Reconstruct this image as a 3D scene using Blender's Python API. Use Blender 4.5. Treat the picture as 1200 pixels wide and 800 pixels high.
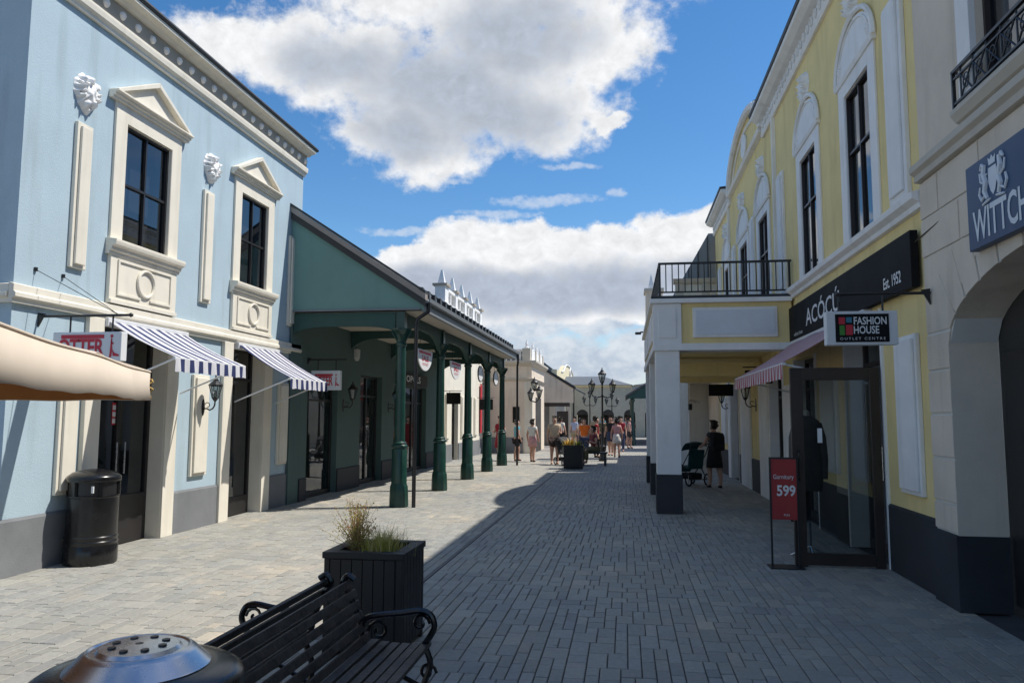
import bpy, bmesh, math, random
from mathutils import Vector, Matrix
random.seed(7)
for o in list(bpy.data.objects): bpy.data.objects.remove(o)
SC = bpy.context.scene
COL = SC.collection
R = math.radians

# ---------------------------------------------------------------- camera
CAM_H = 1.65
cam_d = bpy.data.cameras.new('Camera'); cam = bpy.data.objects.new('Camera', cam_d); COL.objects.link(cam)
cam_d.sensor_width = 36; cam_d.lens = 27.0; cam_d.clip_end = 3000; cam_d.clip_start = 0.05
yaw, pitch, roll = R(8.368), R(5.521), 0.003
_f = Vector((-math.sin(yaw)*math.cos(pitch), math.cos(yaw)*math.cos(pitch), math.sin(pitch)))
_r = Vector((math.cos(yaw), math.sin(yaw), 0)); _u = _r.cross(_f)
_r, _u = _r*math.cos(roll)+_u*math.sin(roll), _u*math.cos(roll)-_r*math.sin(roll)
cam.matrix_world = Matrix(((_r.x, _u.x, -_f.x, 0), (_r.y, _u.y, -_f.y, 0), (_r.z, _u.z, -_f.z, CAM_H), (0, 0, 0, 1)))
SC.camera = cam

# ---------------------------------------------------------------- sun, exposure
SUN = Vector((1.0, 0.36, 1.6)).normalized()
sd = bpy.data.lights.new('Sun', 'SUN'); sun = bpy.data.objects.new('Sun', sd); COL.objects.link(sun)
sd.energy = 4.6; sd.angle = R(0.55); sd.color = (1.0, 0.95, 0.87)
sun.rotation_euler = SUN.to_track_quat('Z', 'Y').to_euler(); sun.location = SUN*60
SC.view_settings.view_transform = 'Standard'; SC.view_settings.look = 'None'
SC.view_settings.exposure = 0.22; SC.view_settings.gamma = 1.0
SC.render.engine = 'CYCLES'
SC.cycles.max_bounces = 6; SC.cycles.transparent_max_bounces = 10

# ---------------------------------------------------------------- sky with clouds
world = bpy.data.worlds.new('World'); SC.world = world; world.use_nodes = True
SKY_SAT, SKY_VAL = 1.30, 1.26
def build_sky():
    nt = world.node_tree; nt.nodes.clear(); L = nt.links.new
    def N(t, **k):
        n = nt.nodes.new(t)
        for a, b in k.items(): setattr(n, a, b)
        return n
    def M(op, a, b=None, c=None, clamp=False):
        n = N('ShaderNodeMath', operation=op, use_clamp=clamp)
        for i, x in enumerate((a, b, c)):
            if x is None: continue
            if isinstance(x, (int, float)): n.inputs[i].default_value = x
            else: L(x, n.inputs[i])
        return n.outputs[0]
    def ramp(x, lo, hi):
        n = N('ShaderNodeMapRange', interpolation_type='SMOOTHSTEP'); L(x, n.inputs['Value'])
        n.inputs['From Min'].default_value = min(lo, hi); n.inputs['From Max'].default_value = max(lo, hi)
        if lo > hi: n.inputs['To Min'].default_value = 1; n.inputs['To Max'].default_value = 0
        return n.outputs[0]
    def mixc(f, a, b):
        n = N('ShaderNodeMix', data_type='RGBA')
        if isinstance(f, float): n.inputs[0].default_value = f
        else: L(f, n.inputs[0])
        for i, x in ((6, a), (7, b)):
            if isinstance(x, tuple): n.inputs[i].default_value = (*x, 1)
            else: L(x, n.inputs[i])
        return n.outputs[2]
    sky = N('ShaderNodeTexSky', sky_type='NISHITA'); sky.sun_disc = False
    sky.sun_elevation = math.asin(SUN.z); sky.sun_rotation = math.atan2(SUN.x, SUN.y)
    sky.altitude = 100; sky.air_density = 1.0; sky.dust_density = 0.25; sky.ozone_density = 2.2
    tc = N('ShaderNodeTexCoord'); sx = N('ShaderNodeSeparateXYZ'); L(tc.outputs['Generated'], sx.inputs[0])
    az = M('MULTIPLY', M('ARCTAN2', sx.outputs[0], sx.outputs[1]), 57.29578)
    el = M('MULTIPLY', M('ARCSINE', sx.outputs[2]), 57.29578)
    co = N('ShaderNodeCombineXYZ'); L(az, co.inputs[0]); L(M('MULTIPLY', el, 1.25), co.inputs[1])
    def noise(scale, detail, rough, off=0.0, dist=0.0):
        n = N('ShaderNodeTexNoise'); n.inputs['Scale'].default_value = scale; n.inputs['Detail'].default_value = detail
        n.inputs['Roughness'].default_value = rough; n.inputs['Distortion'].default_value = dist
        a = N('ShaderNodeVectorMath', operation='ADD'); L(co.outputs[0], a.inputs[0]); a.inputs[1].default_value = (off, off*.7, off*1.3)
        L(a.outputs[0], n.inputs['Vector']); return n
    nw = noise(0.13, 7, 0.60)
    wv = N('ShaderNodeVectorMath', operation='SUBTRACT'); L(nw.outputs['Color'], wv.inputs[0]); wv.inputs[1].default_value = (.5, .5, .5)
    ae = N('ShaderNodeCombineXYZ'); L(az, ae.inputs[0]); L(el, ae.inputs[1])
    def field(blobs, amp):
        """1 at a blob's centre, 0 on its rim, on a warped (azimuth, elevation) plane"""
        p = N('ShaderNodeVectorMath', operation='MULTIPLY_ADD'); L(wv.outputs[0], p.inputs[0]); p.inputs[1].default_value = (amp*1.3, amp, 0); L(ae.outputs[0], p.inputs[2])
        acc = None
        for a, e, ra, re in blobs:
            q = N('ShaderNodeVectorMath', operation='MULTIPLY_ADD'); L(p.outputs[0], q.inputs[0]); q.inputs[1].default_value = (1/ra, 1/re, 0); q.inputs[2].default_value = (-a/ra, -e/re, 0)
            d = N('ShaderNodeVectorMath', operation='DOT_PRODUCT'); L(q.outputs[0], d.inputs[0]); L(q.outputs[0], d.inputs[1]); d = d.outputs['Value']
            acc = d if acc is None else M('SMOOTH_MIN', acc, d, 0.35)
        return M('SUBTRACT', 1.0, acc)
    C1 = [(-29.4,25.3,5.6,2.2),(-25.8,25.1,5.8,2.8),(-21.5,25.0,6.6,4.4),(-16.9,22.6,6.4,5.0),(-14.6,19.7,5.2,2.9),(-10.4,24.5,8.8,5.9),(-3.1,26.2,7.0,4.6),(-5.8,22.8,6.6,3.2),(-11.1,29.4,15.8,3.3),(-0.9,21.3,1.9,.6),(-8.5,33.6,13.2,4.4)]
    G1 = [(-8.4,27.3,6.0,3.2),(-13.7,23.9,8.0,2.9),(-16.5,20.9,3.9,1.9),(-21.5,24.8,5.2,1.9),(-10.2,22.0,6.0,2.4),(-6,34,12,4)]
    C2 = [(-15.0,11.2,3.4,1.9),(-11.9,12.0,4.2,2.9),(-8.7,12.2,4.4,2.8),(-5.2,11.3,5.1,2.6),(-1.0,11.3,4.4,2.7),(2.8,12.1,3.4,3.0),(6.2,12.2,4.4,3.1),(10.3,11.3,5.1,3.6),(-11.0,9.0,7.4,2.7),(-2.6,9.0,8.1,2.6),(4.3,8.5,6.0,2.6),
          (20,10,9,3.2),(30,9,7,2.6),(-24,8.5,6,2.2),(-34,8,7,2.5)]
    G2 = [(-13.5,9.4,5.4,1.7),(-7.1,8.9,7.4,1.8),(-0.7,9.4,6.2,2.0),(4.8,9.3,4.2,1.9),(20,9,8,1.8),(-34,7,6,1.5)]
    C3 = [(-8.4,6.3,5.0,1.3),(-2.0,6.7,3.2,1.2),(1.4,4.8,4.2,1.7),(-4.5,4.0,8.1,1.9),(-10.6,4.0,4.4,1.6),(6.4,4.6,5.7,2.5),(18,4,8,2),(-22,4,8,1.6),(-38,3,9,1.6)]
    W = [(-5.6,15.9,4.6,.55),(-0.6,16.3,1.0,.5),(-9.2,15.0,3.6,.35),(-16.1,13.6,4.0,.35),(-14,17.3,3,.3),(-4,18.6,2.5,.3)]
    nf = noise(0.42, 6, 0.62, 31.0); nfine = noise(1.3, 4, .6, 77.0)
    n1 = M('SUBTRACT', nf.outputs['Fac'], 0.5)
    d1 = M('ADD', field(C1, 5.4), M('MULTIPLY', n1, 2.0))
    d2 = M('ADD', field(C2, 3.4), M('MULTIPLY', n1, 1.2))
    d3 = M('ADD', field(C3, 3.0), M('MULTIPLY', n1, 2.2))
    dw = M('ADD', field(W, 2.0), M('MULTIPLY', M('SUBTRACT', nfine.outputs['Fac'], 0.5), 2.4))
    # clouds over the rest of the sky, same kind, further round and overhead
    ng = noise(0.045, 5, 0.55, 120.0)
    out_f = ramp(M('ABSOLUTE', M('ADD', az, 8.0)), 38, 52)
    hi_f = ramp(el, 40, 48)
    rest = M('MULTIPLY', M('MAXIMUM', out_f, hi_f), ramp(ng.outputs['Fac'], .52, .62))
    m1 = ramp(d1, -0.10, 0.72); m2 = ramp(d2, -0.02, 0.32)
    m3 = M('MULTIPLY', ramp(d3, -0.15, 0.6), 0.92); mw = M('MULTIPLY', ramp(dw, -0.1, 1.2), 0.5)
    pf = M('SUBTRACT', noise(0.26, 5, 0.55, 9.0, 0.3).outputs['Fac'], 0.5)
    pf2 = M('SUBTRACT', noise(0.8, 5, 0.6, 5.0, 0.4).outputs['Fac'], 0.5)
    pp = M('MULTIPLY_ADD', pf, 1.5, M('MULTIPLY', pf2, 1.1))
    g1 = ramp(M('ADD', field(G1, 4.0), pp), -0.9, 1.0)
    g2 = ramp(M('ADD', field(G2, 3.0), M('MULTIPLY', pp, 1.1)), -0.9, 0.8)
    g3 = ramp(pp, -0.42, 0.42)
    white = (7.6, 7.7, 7.85)
    c1 = mixc(g1, white, (4.0, 4.45, 5.2)); c2 = mixc(g2, white, (3.9, 4.4, 5.3))
    c3 = mixc(g3, (6.4, 6.8, 7.3), (3.7, 4.4, 5.5)); cr = mixc(g3, white, (3.8, 4.1, 4.7))
    base = N('ShaderNodeHueSaturation'); L(sky.outputs[0], base.inputs['Color']); base.inputs['Saturation'].default_value = SKY_SAT; base.inputs['Value'].default_value = SKY_VAL
    tex = N('ShaderNodeVectorMath', operation='SCALE'); L(M('MULTIPLY_ADD', pf2, .55, 1.0), tex.inputs['Scale'])
    col = mixc(mw, base.outputs[0], (7, 7.3, 7.7))
    col = mixc(M('MULTIPLY', ramp(el, 7.0, 0.5), .75), col, (5.0, 5.6, 6.4))
    col = mixc(m3, col, c3); cl = mixc(m1, c2, c1); L(cl, tex.inputs[0]); col = mixc(M('MAXIMUM', m1, m2), col, tex.outputs[0]); col = mixc(rest, col, cr)
    bg = N('ShaderNodeBackground'); bg.inputs['Strength'].default_value = 0.10; L(col, bg.inputs['Color'])
    out = N('ShaderNodeOutputWorld'); L(bg.outputs[0], out.inputs['Surface'])
build_sky()

# ---------------------------------------------------------------- materials
MATS = {}
def mat(name, col, rough=.6, metal=0.0, var=.12, scale=3.0, bump=0.0, bscale=60.0, spec=.5, col2=None, stain=0.0, coat=0.0):
    if name in MATS: return MATS[name]
    m = bpy.data.materials.new(name); m.use_nodes = True; nt = m.node_tree; L = nt.links.new
    b = nt.nodes['Principled BSDF']; b.inputs['Roughness'].default_value = rough; b.inputs['Metallic'].default_value = metal
    b.inputs['Specular IOR Level'].default_value = spec; b.inputs['Coat Weight'].default_value = coat
    geo = nt.nodes.new('ShaderNodeNewGeometry')
    n = nt.nodes.new('ShaderNodeTexNoise'); n.inputs['Scale'].default_value = scale; n.inputs['Detail'].default_value = 6; n.inputs['Roughness'].default_value = .62
    L(geo.outputs['Position'], n.inputs['Vector'])
    c2 = col2 or tuple(c*(1-var*1.6) for c in col); c1 = tuple(min(1, c*(1+var*.7)) for c in col)
    r = nt.nodes.new('ShaderNodeValToRGB'); r.color_ramp.elements[0].position = .3; r.color_ramp.elements[1].position = .72
    r.color_ramp.elements[0].color = (*c2, 1); r.color_ramp.elements[1].color = (*c1, 1)
    L(n.outputs['Fac'], r.inputs[0]); last = r.outputs[0]
    if stain:   # rain streaks and dirt, stretched vertically
        mp = nt.nodes.new('ShaderNodeMapping'); mp.inputs['Scale'].default_value = (2.3, 2.3, .28); L(geo.outputs['Position'], mp.inputs[0])
        s = nt.nodes.new('ShaderNodeTexNoise'); s.inputs['Scale'].default_value = 2.2; s.inputs['Detail'].default_value = 7; L(mp.outputs[0], s.inputs['Vector'])
        mr = nt.nodes.new('ShaderNodeMapRange'); mr.inputs['From Min'].default_value = .52; mr.inputs['From Max'].default_value = .78; mr.inputs['To Max'].default_value = stain
        L(s.outputs['Fac'], mr.inputs['Value'])
        mx = nt.nodes.new('ShaderNodeMix'); mx.data_type = 'RGBA'; mx.blend_type = 'MULTIPLY'; L(mr.outputs[0], mx.inputs[0]); L(last, mx.inputs[6]); mx.inputs[7].default_value = (.55, .52, .47, 1); last = mx.outputs[2]
    L(last, b.inputs['Base Color'])
    if rough > .05:
        rr = nt.nodes.new('ShaderNodeMapRange'); rr.inputs['To Min'].default_value = max(.02, rough-.1); rr.inputs['To Max'].default_value = min(1, rough+.12); L(n.outputs['Fac'], rr.inputs['Value']); L(rr.outputs[0], b.inputs['Roughness'])
    if bump:
        n2 = nt.nodes.new('ShaderNodeTexNoise'); n2.inputs['Scale'].default_value = bscale; n2.inputs['Detail'].default_value = 4; L(geo.outputs['Position'], n2.inputs['Vector'])
        bp = nt.nodes.new('ShaderNodeBump'); bp.inputs['Strength'].default_value = bump; bp.inputs['Distance'].default_value = .02; L(n2.outputs['Fac'], bp.inputs['Height']); L(bp.outputs[0], b.inputs['Normal'])
    MATS[name] = m; return m
def glass_mat(name, tint, refl, rough=.0, wob=0.0):
    m = bpy.data.materials.new(name); m.use_nodes = True; nt = m.node_tree; L = nt.links.new; nt.nodes.clear()
    o = nt.nodes.new('ShaderNodeOutputMaterial'); mx = nt.nodes.new('ShaderNodeMixShader')
    t = nt.nodes.new('ShaderNodeBsdfTransparent'); t.inputs[0].default_value = (*tint, 1)
    g = nt.nodes.new('ShaderNodeBsdfGlossy'); g.inputs['Roughness'].default_value = rough; g.inputs[0].default_value = (.9, .93, .97, 1)
    geo = nt.nodes.new('ShaderNodeNewGeometry'); dp = nt.nodes.new('ShaderNodeVectorMath'); dp.operation = 'DOT_PRODUCT'; L(geo.outputs['Incoming'], dp.inputs[0]); L(geo.outputs['True Normal'], dp.inputs[1])
    def M(op, a, b=None):
        n = nt.nodes.new('ShaderNodeMath'); n.operation = op
        for i, x in enumerate((a, b)):
            if x is None: continue
            if isinstance(x, (int, float)): n.inputs[i].default_value = x
            else: L(x, n.inputs[i])
        return n.outputs[0]
    mr = M('ADD', M('MULTIPLY', M('POWER', M('SUBTRACT', 1.0, M('ABSOLUTE', dp.outputs['Value'])), 5.0), 1-refl), refl)
    if wob:
        n = nt.nodes.new('ShaderNodeTexNoise'); n.inputs['Scale'].default_value = .9; L(geo.outputs['Position'], n.inputs['Vector'])
        bp = nt.nodes.new('ShaderNodeBump'); bp.inputs['Strength'].default_value = wob; bp.inputs['Distance'].default_value = .05; L(n.outputs['Fac'], bp.inputs['Height']); L(bp.outputs[0], g.inputs['Normal'])
    L(mr, mx.inputs[0]); L(t.outputs[0], mx.inputs[1]); L(g.outputs[0], mx.inputs[2]); L(mx.outputs[0], o.inputs[0])
    MATS[name] = m; return m
def stripe_mat(name, ca, cb, period, axis=1, rough=.85, split=.5, trans=.25):
    m = bpy.data.materials.new(name); m.use_nodes = True; nt = m.node_tree; L = nt.links.new
    b = nt.nodes['Principled BSDF']; b.inputs['Roughness'].default_value = rough
    geo = nt.nodes.new('ShaderNodeNewGeometry'); s = nt.nodes.new('ShaderNodeSeparateXYZ'); L(geo.outputs['Position'], s.inputs[0])
    a = nt.nodes.new('ShaderNodeMath'); a.operation = 'MULTIPLY'; a.inputs[1].default_value = 1/period; L(s.outputs[axis], a.inputs[0])
    f = nt.nodes.new('ShaderNodeMath'); f.operation = 'FRACT'; L(a.outputs[0], f.inputs[0])
    g = nt.nodes.new('ShaderNodeMath'); g.operation = 'GREATER_THAN'; g.inputs[1].default_value = split; L(f.outputs[0], g.inputs[0])
    n = nt.nodes.new('ShaderNodeTexNoise'); n.inputs['Scale'].default_value = 4; L(geo.outputs['Position'], n.inputs['Vector'])
    mx = nt.nodes.new('ShaderNodeMix'); mx.data_type = 'RGBA'; L(g.outputs[0], mx.inputs[0]); mx.inputs[6].default_value = (*ca, 1); mx.inputs[7].default_value = (*cb, 1)
    m2 = nt.nodes.new('ShaderNodeMix'); m2.data_type = 'RGBA'; m2.blend_type = 'MULTIPLY'; m2.inputs[0].default_value = .16; L(mx.outputs[2], m2.inputs[6]); L(n.outputs['Fac'], m2.inputs[7])
    L(m2.outputs[2], b.inputs['Base Color'])
    o = nt.nodes['Material Output']; tr = nt.nodes.new('ShaderNodeBsdfTranslucent'); L(m2.outputs[2], tr.inputs[0]); ms = nt.nodes.new('ShaderNodeMixShader'); ms.inputs[0].default_value = trans
    L(b.outputs[0], ms.inputs[1]); L(tr.outputs[0], ms.inputs[2]); L(ms.outputs[0], o.inputs[0])
    MATS[name] = m; return m
def cloth_mat(name, col, trans=.3):
    m = stripe_mat(name, col, tuple(c*.97 for c in col), 9.0, 1, .9, .5, trans); return m

mat('blue_stucco', (.405, .52, .59), .9, var=.05, scale=1.3, bump=.25, bscale=90, stain=.34)
mat('cream_paint', (.76, .715, .61), .75, var=.05, scale=2, bump=.08, bscale=70, stain=.32)
mat('white_plaster', (.8, .8, .79), .7, var=.04, scale=6, bump=.1)
mat('plinth_grey', (.19, .20, .21), .8, var=.12, scale=2, bump=.15, stain=.2)
mat('plinth_dark', (.035, .038, .045), .7, var=.2, scale=2, bump=.1)
mat('roof_dark', (.035, .038, .042), .55, var=.2, scale=4)
mat('cornice_brown', (.40, .35, .28), .8, var=.1, scale=3)
mat('black_metal', (.012, .012, .014), .38, var=.2, scale=8, spec=.6)
mat('black_gloss', (.008, .008, .009), .24, var=.3, scale=6, spec=.6)
mat('frame_dark', (.022, .02, .02), .4, var=.2)
mat('frame_brown', (.035, .024, .02), .4, var=.2)
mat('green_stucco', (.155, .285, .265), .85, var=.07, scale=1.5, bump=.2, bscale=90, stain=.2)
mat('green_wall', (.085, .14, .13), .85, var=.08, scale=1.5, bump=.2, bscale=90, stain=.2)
mat('green_iron', (.009, .050, .038), .33, var=.15, scale=7, spec=.6)
mat('green_beam', (.02, .07, .062), .6, var=.12, scale=5)
mat('fascia_grey', (.17, .19, .21), .5, var=.08, scale=3)
mat('soffit_cream', (.55, .50, .42), .8, var=.06)
mat('yellow_stucco', (.87, .69, .32), .9, var=.07, scale=1.2, bump=.22, bscale=90, stain=.36)
mat('yellow_white', (.86, .845, .82), .75, var=.06, scale=2, bump=.08, stain=.30)
mat('beige_stucco', (.73, .63, .51), .9, var=.08, scale=1.4, bump=.25, bscale=90, stain=.40)
mat('joint_white', (.7, .68, .64), .85, var=.05)
mat('interior_dark', (.05, .045, .04), .8, var=.3, scale=1.5)
mat('interior_grey', (.30, .285, .26), .8, var=.25, scale=1.2)
mat('sign_white', (.72, .73, .74), .45, var=.03)
mat('sign_red', (.55, .03, .05), .5, var=.05)
mat('sign_black', (.009, .009, .010), .7, var=.15, spec=.2)
mat('sign_navy', (.022, .055, .13), .45, var=.06)
mat('sign_grey', (.68, .72, .76), .5, var=.05)
mat('sign_green', (.06, .26, .04), .5); mat('sign_teal', (.04, .2, .3), .5)
mat('slate_roof', (.12, .135, .15), .6, var=.15, scale=6)
mat('skin', (.52, .31, .23), .55, var=.06, scale=20); mat('skin_tan', (.42, .23, .15), .55, var=.06, scale=20)
mat('hair_dark', (.02, .014, .01), .6); mat('hair_grey', (.3, .26, .2), .6)
mat('soil', (.06, .045, .03), .95, var=.3, scale=20)
mat('wood_slat', (.06, .052, .047), .5, var=.45, scale=14, bump=.25, bscale=40, spec=.4)
mat('asphalt_joint', (.07, .07, .072), .95, var=.2, scale=6)
mat('chrome', (.62, .63, .65), .26, metal=1.0, var=.06, scale=9)
mat('lamp_glass', (.55, .56, .55), .2, var=.05)
mat('rubber', (.012, .012, .012), .8)
glass_mat('window_glass', (.26, .28, .31), .13)
glass_mat('shop_glass', (.66, .69, .68), .11)
glass_mat('clear_glass', (.62, .65, .64), .10)
stripe_mat('stripe_blue', (.80, .80, .84), (.03, .045, .15), .205, 1, split=.55)
stripe_mat('stripe_red', (.80, .76, .76), (.56, .09, .11), .115, 1)
cloth_mat('parasol_cream', (.88, .78, .66), .30)

# ---------------------------------------------------------------- mesh helpers
def FL(u, n, z): return (-6.26+n, u, z)          # left facades, u along the street
def FR(u, n, z): return (2.86-n, u, z)           # right facades
def FX(x0, s):   return lambda u, n, z: (x0+s*n, u, z)
def FY(y0):      return lambda u, n, z: (u, y0-n, z)   # faces that look at the viewer
def FI(u, n, z): return (u, n, z)
class MB:
    def __init__(s, fr=FI): s.v = []; s.f = []; s.fr = fr; s.mi = []
    def add(s, vs, fs, m=0):
        k = len(s.v); s.v += [s.fr(*p) for p in vs]; s.f += [tuple(k+i for i in f) for f in fs]; s.mi += [m]*len(fs); return s
    def box(s, u0, u1, n0, n1, z0, z1, m=0):
        return s.add([(u0,n0,z0),(u1,n0,z0),(u1,n1,z0),(u0,n1,z0),(u0,n0,z1),(u1,n0,z1),(u1,n1,z1),(u0,n1,z1)],
                     [(0,3,2,1),(4,5,6,7),(0,1,5,4),(1,2,6,5),(2,3,7,6),(3,0,4,7)], m)
    def prism(s, poly, n0, n1, m=0):           # polygon in (u,z), extruded along n
        k = len(poly)
        return s.add([(u,n0,z) for u,z in poly]+[(u,n1,z) for u,z in poly],
                     [tuple(range(k)), tuple(range(2*k-1,k-1,-1))]+[(i,(i+1)%k,k+(i+1)%k,k+i) for i in range(k)], m)
    def profile(s, prof, u0, u1, m=0):         # closed (n,z) profile extruded along u
        k = len(prof)
        return s.add([(u0,n,z) for n,z in prof]+[(u1,n,z) for n,z in prof],
                     [tuple(range(k)), tuple(range(2*k-1,k-1,-1))]+[(i,(i+1)%k,k+(i+1)%k,k+i) for i in range(k)], m)
    def lathe(s, prof, c=(0,0), seg=20, m=0, ecc=1.0):
        vs = []; fs = []; k = len(prof)
        for r, z in prof:
            for j in range(seg):
                a = 2*math.pi*j/seg; vs.append((c[0]+r*math.cos(a), c[1]+r*math.sin(a)*ecc, z))
        for i in range(k-1):
            for j in range(seg):
                fs.append((i*seg+j, i*seg+(j+1)%seg, (i+1)*seg+(j+1)%seg, (i+1)*seg+j))
        fs.append(tuple(range(seg-1,-1,-1))); fs.append(tuple((k-1)*seg+j for j in range(seg)))
        return s.add(vs, fs, m)
    def tube(s, pts, r, seg=8, m=0, closed=False):
        pts = [Vector(p) for p in pts]; n = len(pts); vs = []; fs = []
        rs = r if isinstance(r, (list, tuple)) else [r]*n
        prev = None
        for i, p in enumerate(pts):
            if closed: t = pts[(i+1)%n]-pts[i-1]
            else: t = (pts[min(i+1,n-1)]-pts[max(i-1,0)])
            t.normalize()
            if prev is None: a = t.orthogonal().normalized()
            else: a = (prev - t*prev.dot(t)); a = a.normalized() if a.length > 1e-6 else t.orthogonal().normalized()
            prev = a; b = t.cross(a)
            for j in range(seg):
                th = 2*math.pi*j/seg; vs.append(tuple(p+(a*math.cos(th)+b*math.sin(th))*rs[i]))
        for i in range(n if closed else n-1):
            i2 = (i+1) % n
            for j in range(seg): fs.append((i*seg+j, i*seg+(j+1)%seg, i2*seg+(j+1)%seg, i2*seg+j))
        if not closed: fs.append(tuple(range(seg-1,-1,-1))); fs.append(tuple((n-1)*seg+j for j in range(seg)))
        return s.add(vs, fs, m)
    def grid(s, P, m=0):                        # rows of points
        h = len(P); w = len(P[0])
        return s.add([q for row in P for q in row], [(i*w+j, i*w+j+1, (i+1)*w+j+1, (i+1)*w+j) for i in range(h-1) for j in range(w-1)], m)
    def wall(s, u0, u1, z0, z1, holes, t=.3, m=0):   # sheet with openings and reveals; front at n=0
        us = sorted({u0,u1,*[h[0] for h in holes],*[h[1] for h in holes]}); zs = sorted({z0,z1,*[h[2] for h in holes],*[h[3] for h in holes]})
        us = [u for u in us if u0-1e-6 <= u <= u1+1e-6]; zs = [z for z in zs if z0-1e-6 <= z <= z1+1e-6]
        idx = {}; vs = []
        def V(i, j, b):
            if (i,j,b) not in idx: idx[(i,j,b)] = len(vs); vs.append((us[i], -t if b else 0.0, zs[j]))
            return idx[(i,j,b)]
        def solid(i, j):
            if i < 0 or j < 0 or i >= len(us)-1 or j >= len(zs)-1: return False
            cu, cz = (us[i]+us[i+1])/2, (zs[j]+zs[j+1])/2
            return not any(h[0] < cu < h[1] and h[2] < cz < h[3] for h in holes)
        fs = []
        for i in range(len(us)-1):
            for j in range(len(zs)-1):
                if not solid(i, j): continue
                fs.append((V(i,j,0),V(i+1,j,0),V(i+1,j+1,0),V(i,j+1,0))); fs.append((V(i,j,1),V(i,j+1,1),V(i+1,j+1,1),V(i+1,j,1)))
                if not solid(i-1,j): fs.append((V(i,j,0),V(i,j+1,0),V(i,j+1,1),V(i,j,1)))
                if not solid(i+1,j): fs.append((V(i+1,j,0),V(i+1,j,1),V(i+1,j+1,1),V(i+1,j+1,0)))
                if not solid(i,j-1): fs.append((V(i,j,0),V(i,j,1),V(i+1,j,1),V(i+1,j,0)))
                if not solid(i,j+1): fs.append((V(i,j+1,0),V(i+1,j+1,0),V(i+1,j+1,1),V(i,j+1,1)))
        return s.add(vs, fs, m)
    def build(s, name, mats, parent=None, smooth=False, bevel=0.0, label=None, solid=0.0):
        off = Vector((0,0,0)); p = parent
        while p is not None: off += p.location; p = p.parent
        me = bpy.data.meshes.new(name); me.from_pydata([tuple(Vector(v)-off) for v in s.v], [], s.f)
        mats = mats if isinstance(mats, (list, tuple)) else [mats]
        for q in mats: me.materials.append(MATS[q])
        for i, q in enumerate(s.mi): me.polygons[i].material_index = min(q, len(mats)-1)
        bm = bmesh.new(); bm.from_mesh(me); bmesh.ops.recalc_face_normals(bm, faces=bm.faces); bm.to_mesh(me); bm.free()
        if smooth:
            me.polygons.foreach_set('use_smooth', [True]*len(me.polygons)); me.set_sharp_from_angle(angle=R(38))
        o = bpy.data.objects.new(name, me); COL.objects.link(o)
        if parent: o.parent = parent
        if solid:
            md = o.modifiers.new('thick', 'SOLIDIFY'); md.thickness = solid
        if bevel:
            md = o.modifiers.new('edge', 'BEVEL'); md.width = bevel; md.segments = 2; md.limit_method = 'ANGLE'; md.angle_limit = R(50)
        if label: o['label'] = label
        return o
def thing(name, label, cat, loc=(0,0,0), group=None):
    o = bpy.data.objects.new(name, None); COL.objects.link(o); o.location = loc; o.empty_display_size = .2
    o['label'] = label; o['category'] = cat
    if group: o['group'] = group
    return o
def tag(o, label, cat, group=None):
    o['label'] = label; o['category'] = cat
    if group: o['group'] = group
    return o
def struct(o, kind='structure'): o['kind'] = kind; return o
def copy_tree(o, parent=None):
    c = o.copy(); COL.objects.link(c)
    if parent: c.parent = parent
    for ch in list(o.children): copy_tree(ch, c)
    return c
def smooth(pts, n=4):
    """Catmull-Rom through the points"""
    P = [Vector(p) for p in pts]; P = [P[0]*2-P[1]]+P+[P[-1]*2-P[-2]]; out = []
    for i in range(1, len(P)-2):
        a, b, c, d = P[i-1:i+3]
        for k in range(n):
            t = k/n; out.append(tuple(.5*((2*b)+(c-a)*t+(2*a-5*b+4*c-d)*t*t+(3*b-a-3*c+d)*t**3)))
    return out+[tuple(P[-2])]
def circ(cu, cz, ru, rz, a0=0, a1=2*math.pi, n=24, close=False):
    return [(cu+ru*math.cos(a0+(a1-a0)*i/n), cz+rz*math.sin(a0+(a1-a0)*i/n)) for i in range(n if close else n+1)]
def text_mb(body, size, fr, n0, depth=.004, mb=None, m=0, sx=1.0, bold=0.0, flip=False, spacing=1.0):
    """letters as flat raised mesh on a frame; (0,0) centre mapped by fr(u, n, z)"""
    cu = bpy.data.curves.new('txt', 'FONT'); cu.body = body; cu.size = size; cu.align_x = 'CENTER'; cu.align_y = 'CENTER'; cu.offset = bold; cu.extrude = 0; cu.resolution_u = 3; cu.space_character = spacing
    o = bpy.data.objects.new('txt', cu); COL.objects.link(o); dg = bpy.context.evaluated_depsgraph_get()
    me = bpy.data.meshes.new_from_object(o.evaluated_get(dg)); k = -1 if flip else 1
    mb = mb or MB(fr); old = mb.fr; mb.fr = fr
    mb.add([(k*v.co.x*sx, n0, v.co.y) for v in me.vertices], [tuple(p.vertices) for p in me.polygons], m); mb.fr = old
    bpy.data.objects.remove(o); bpy.data.curves.remove(cu); bpy.data.meshes.remove(me); return mb
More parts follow.
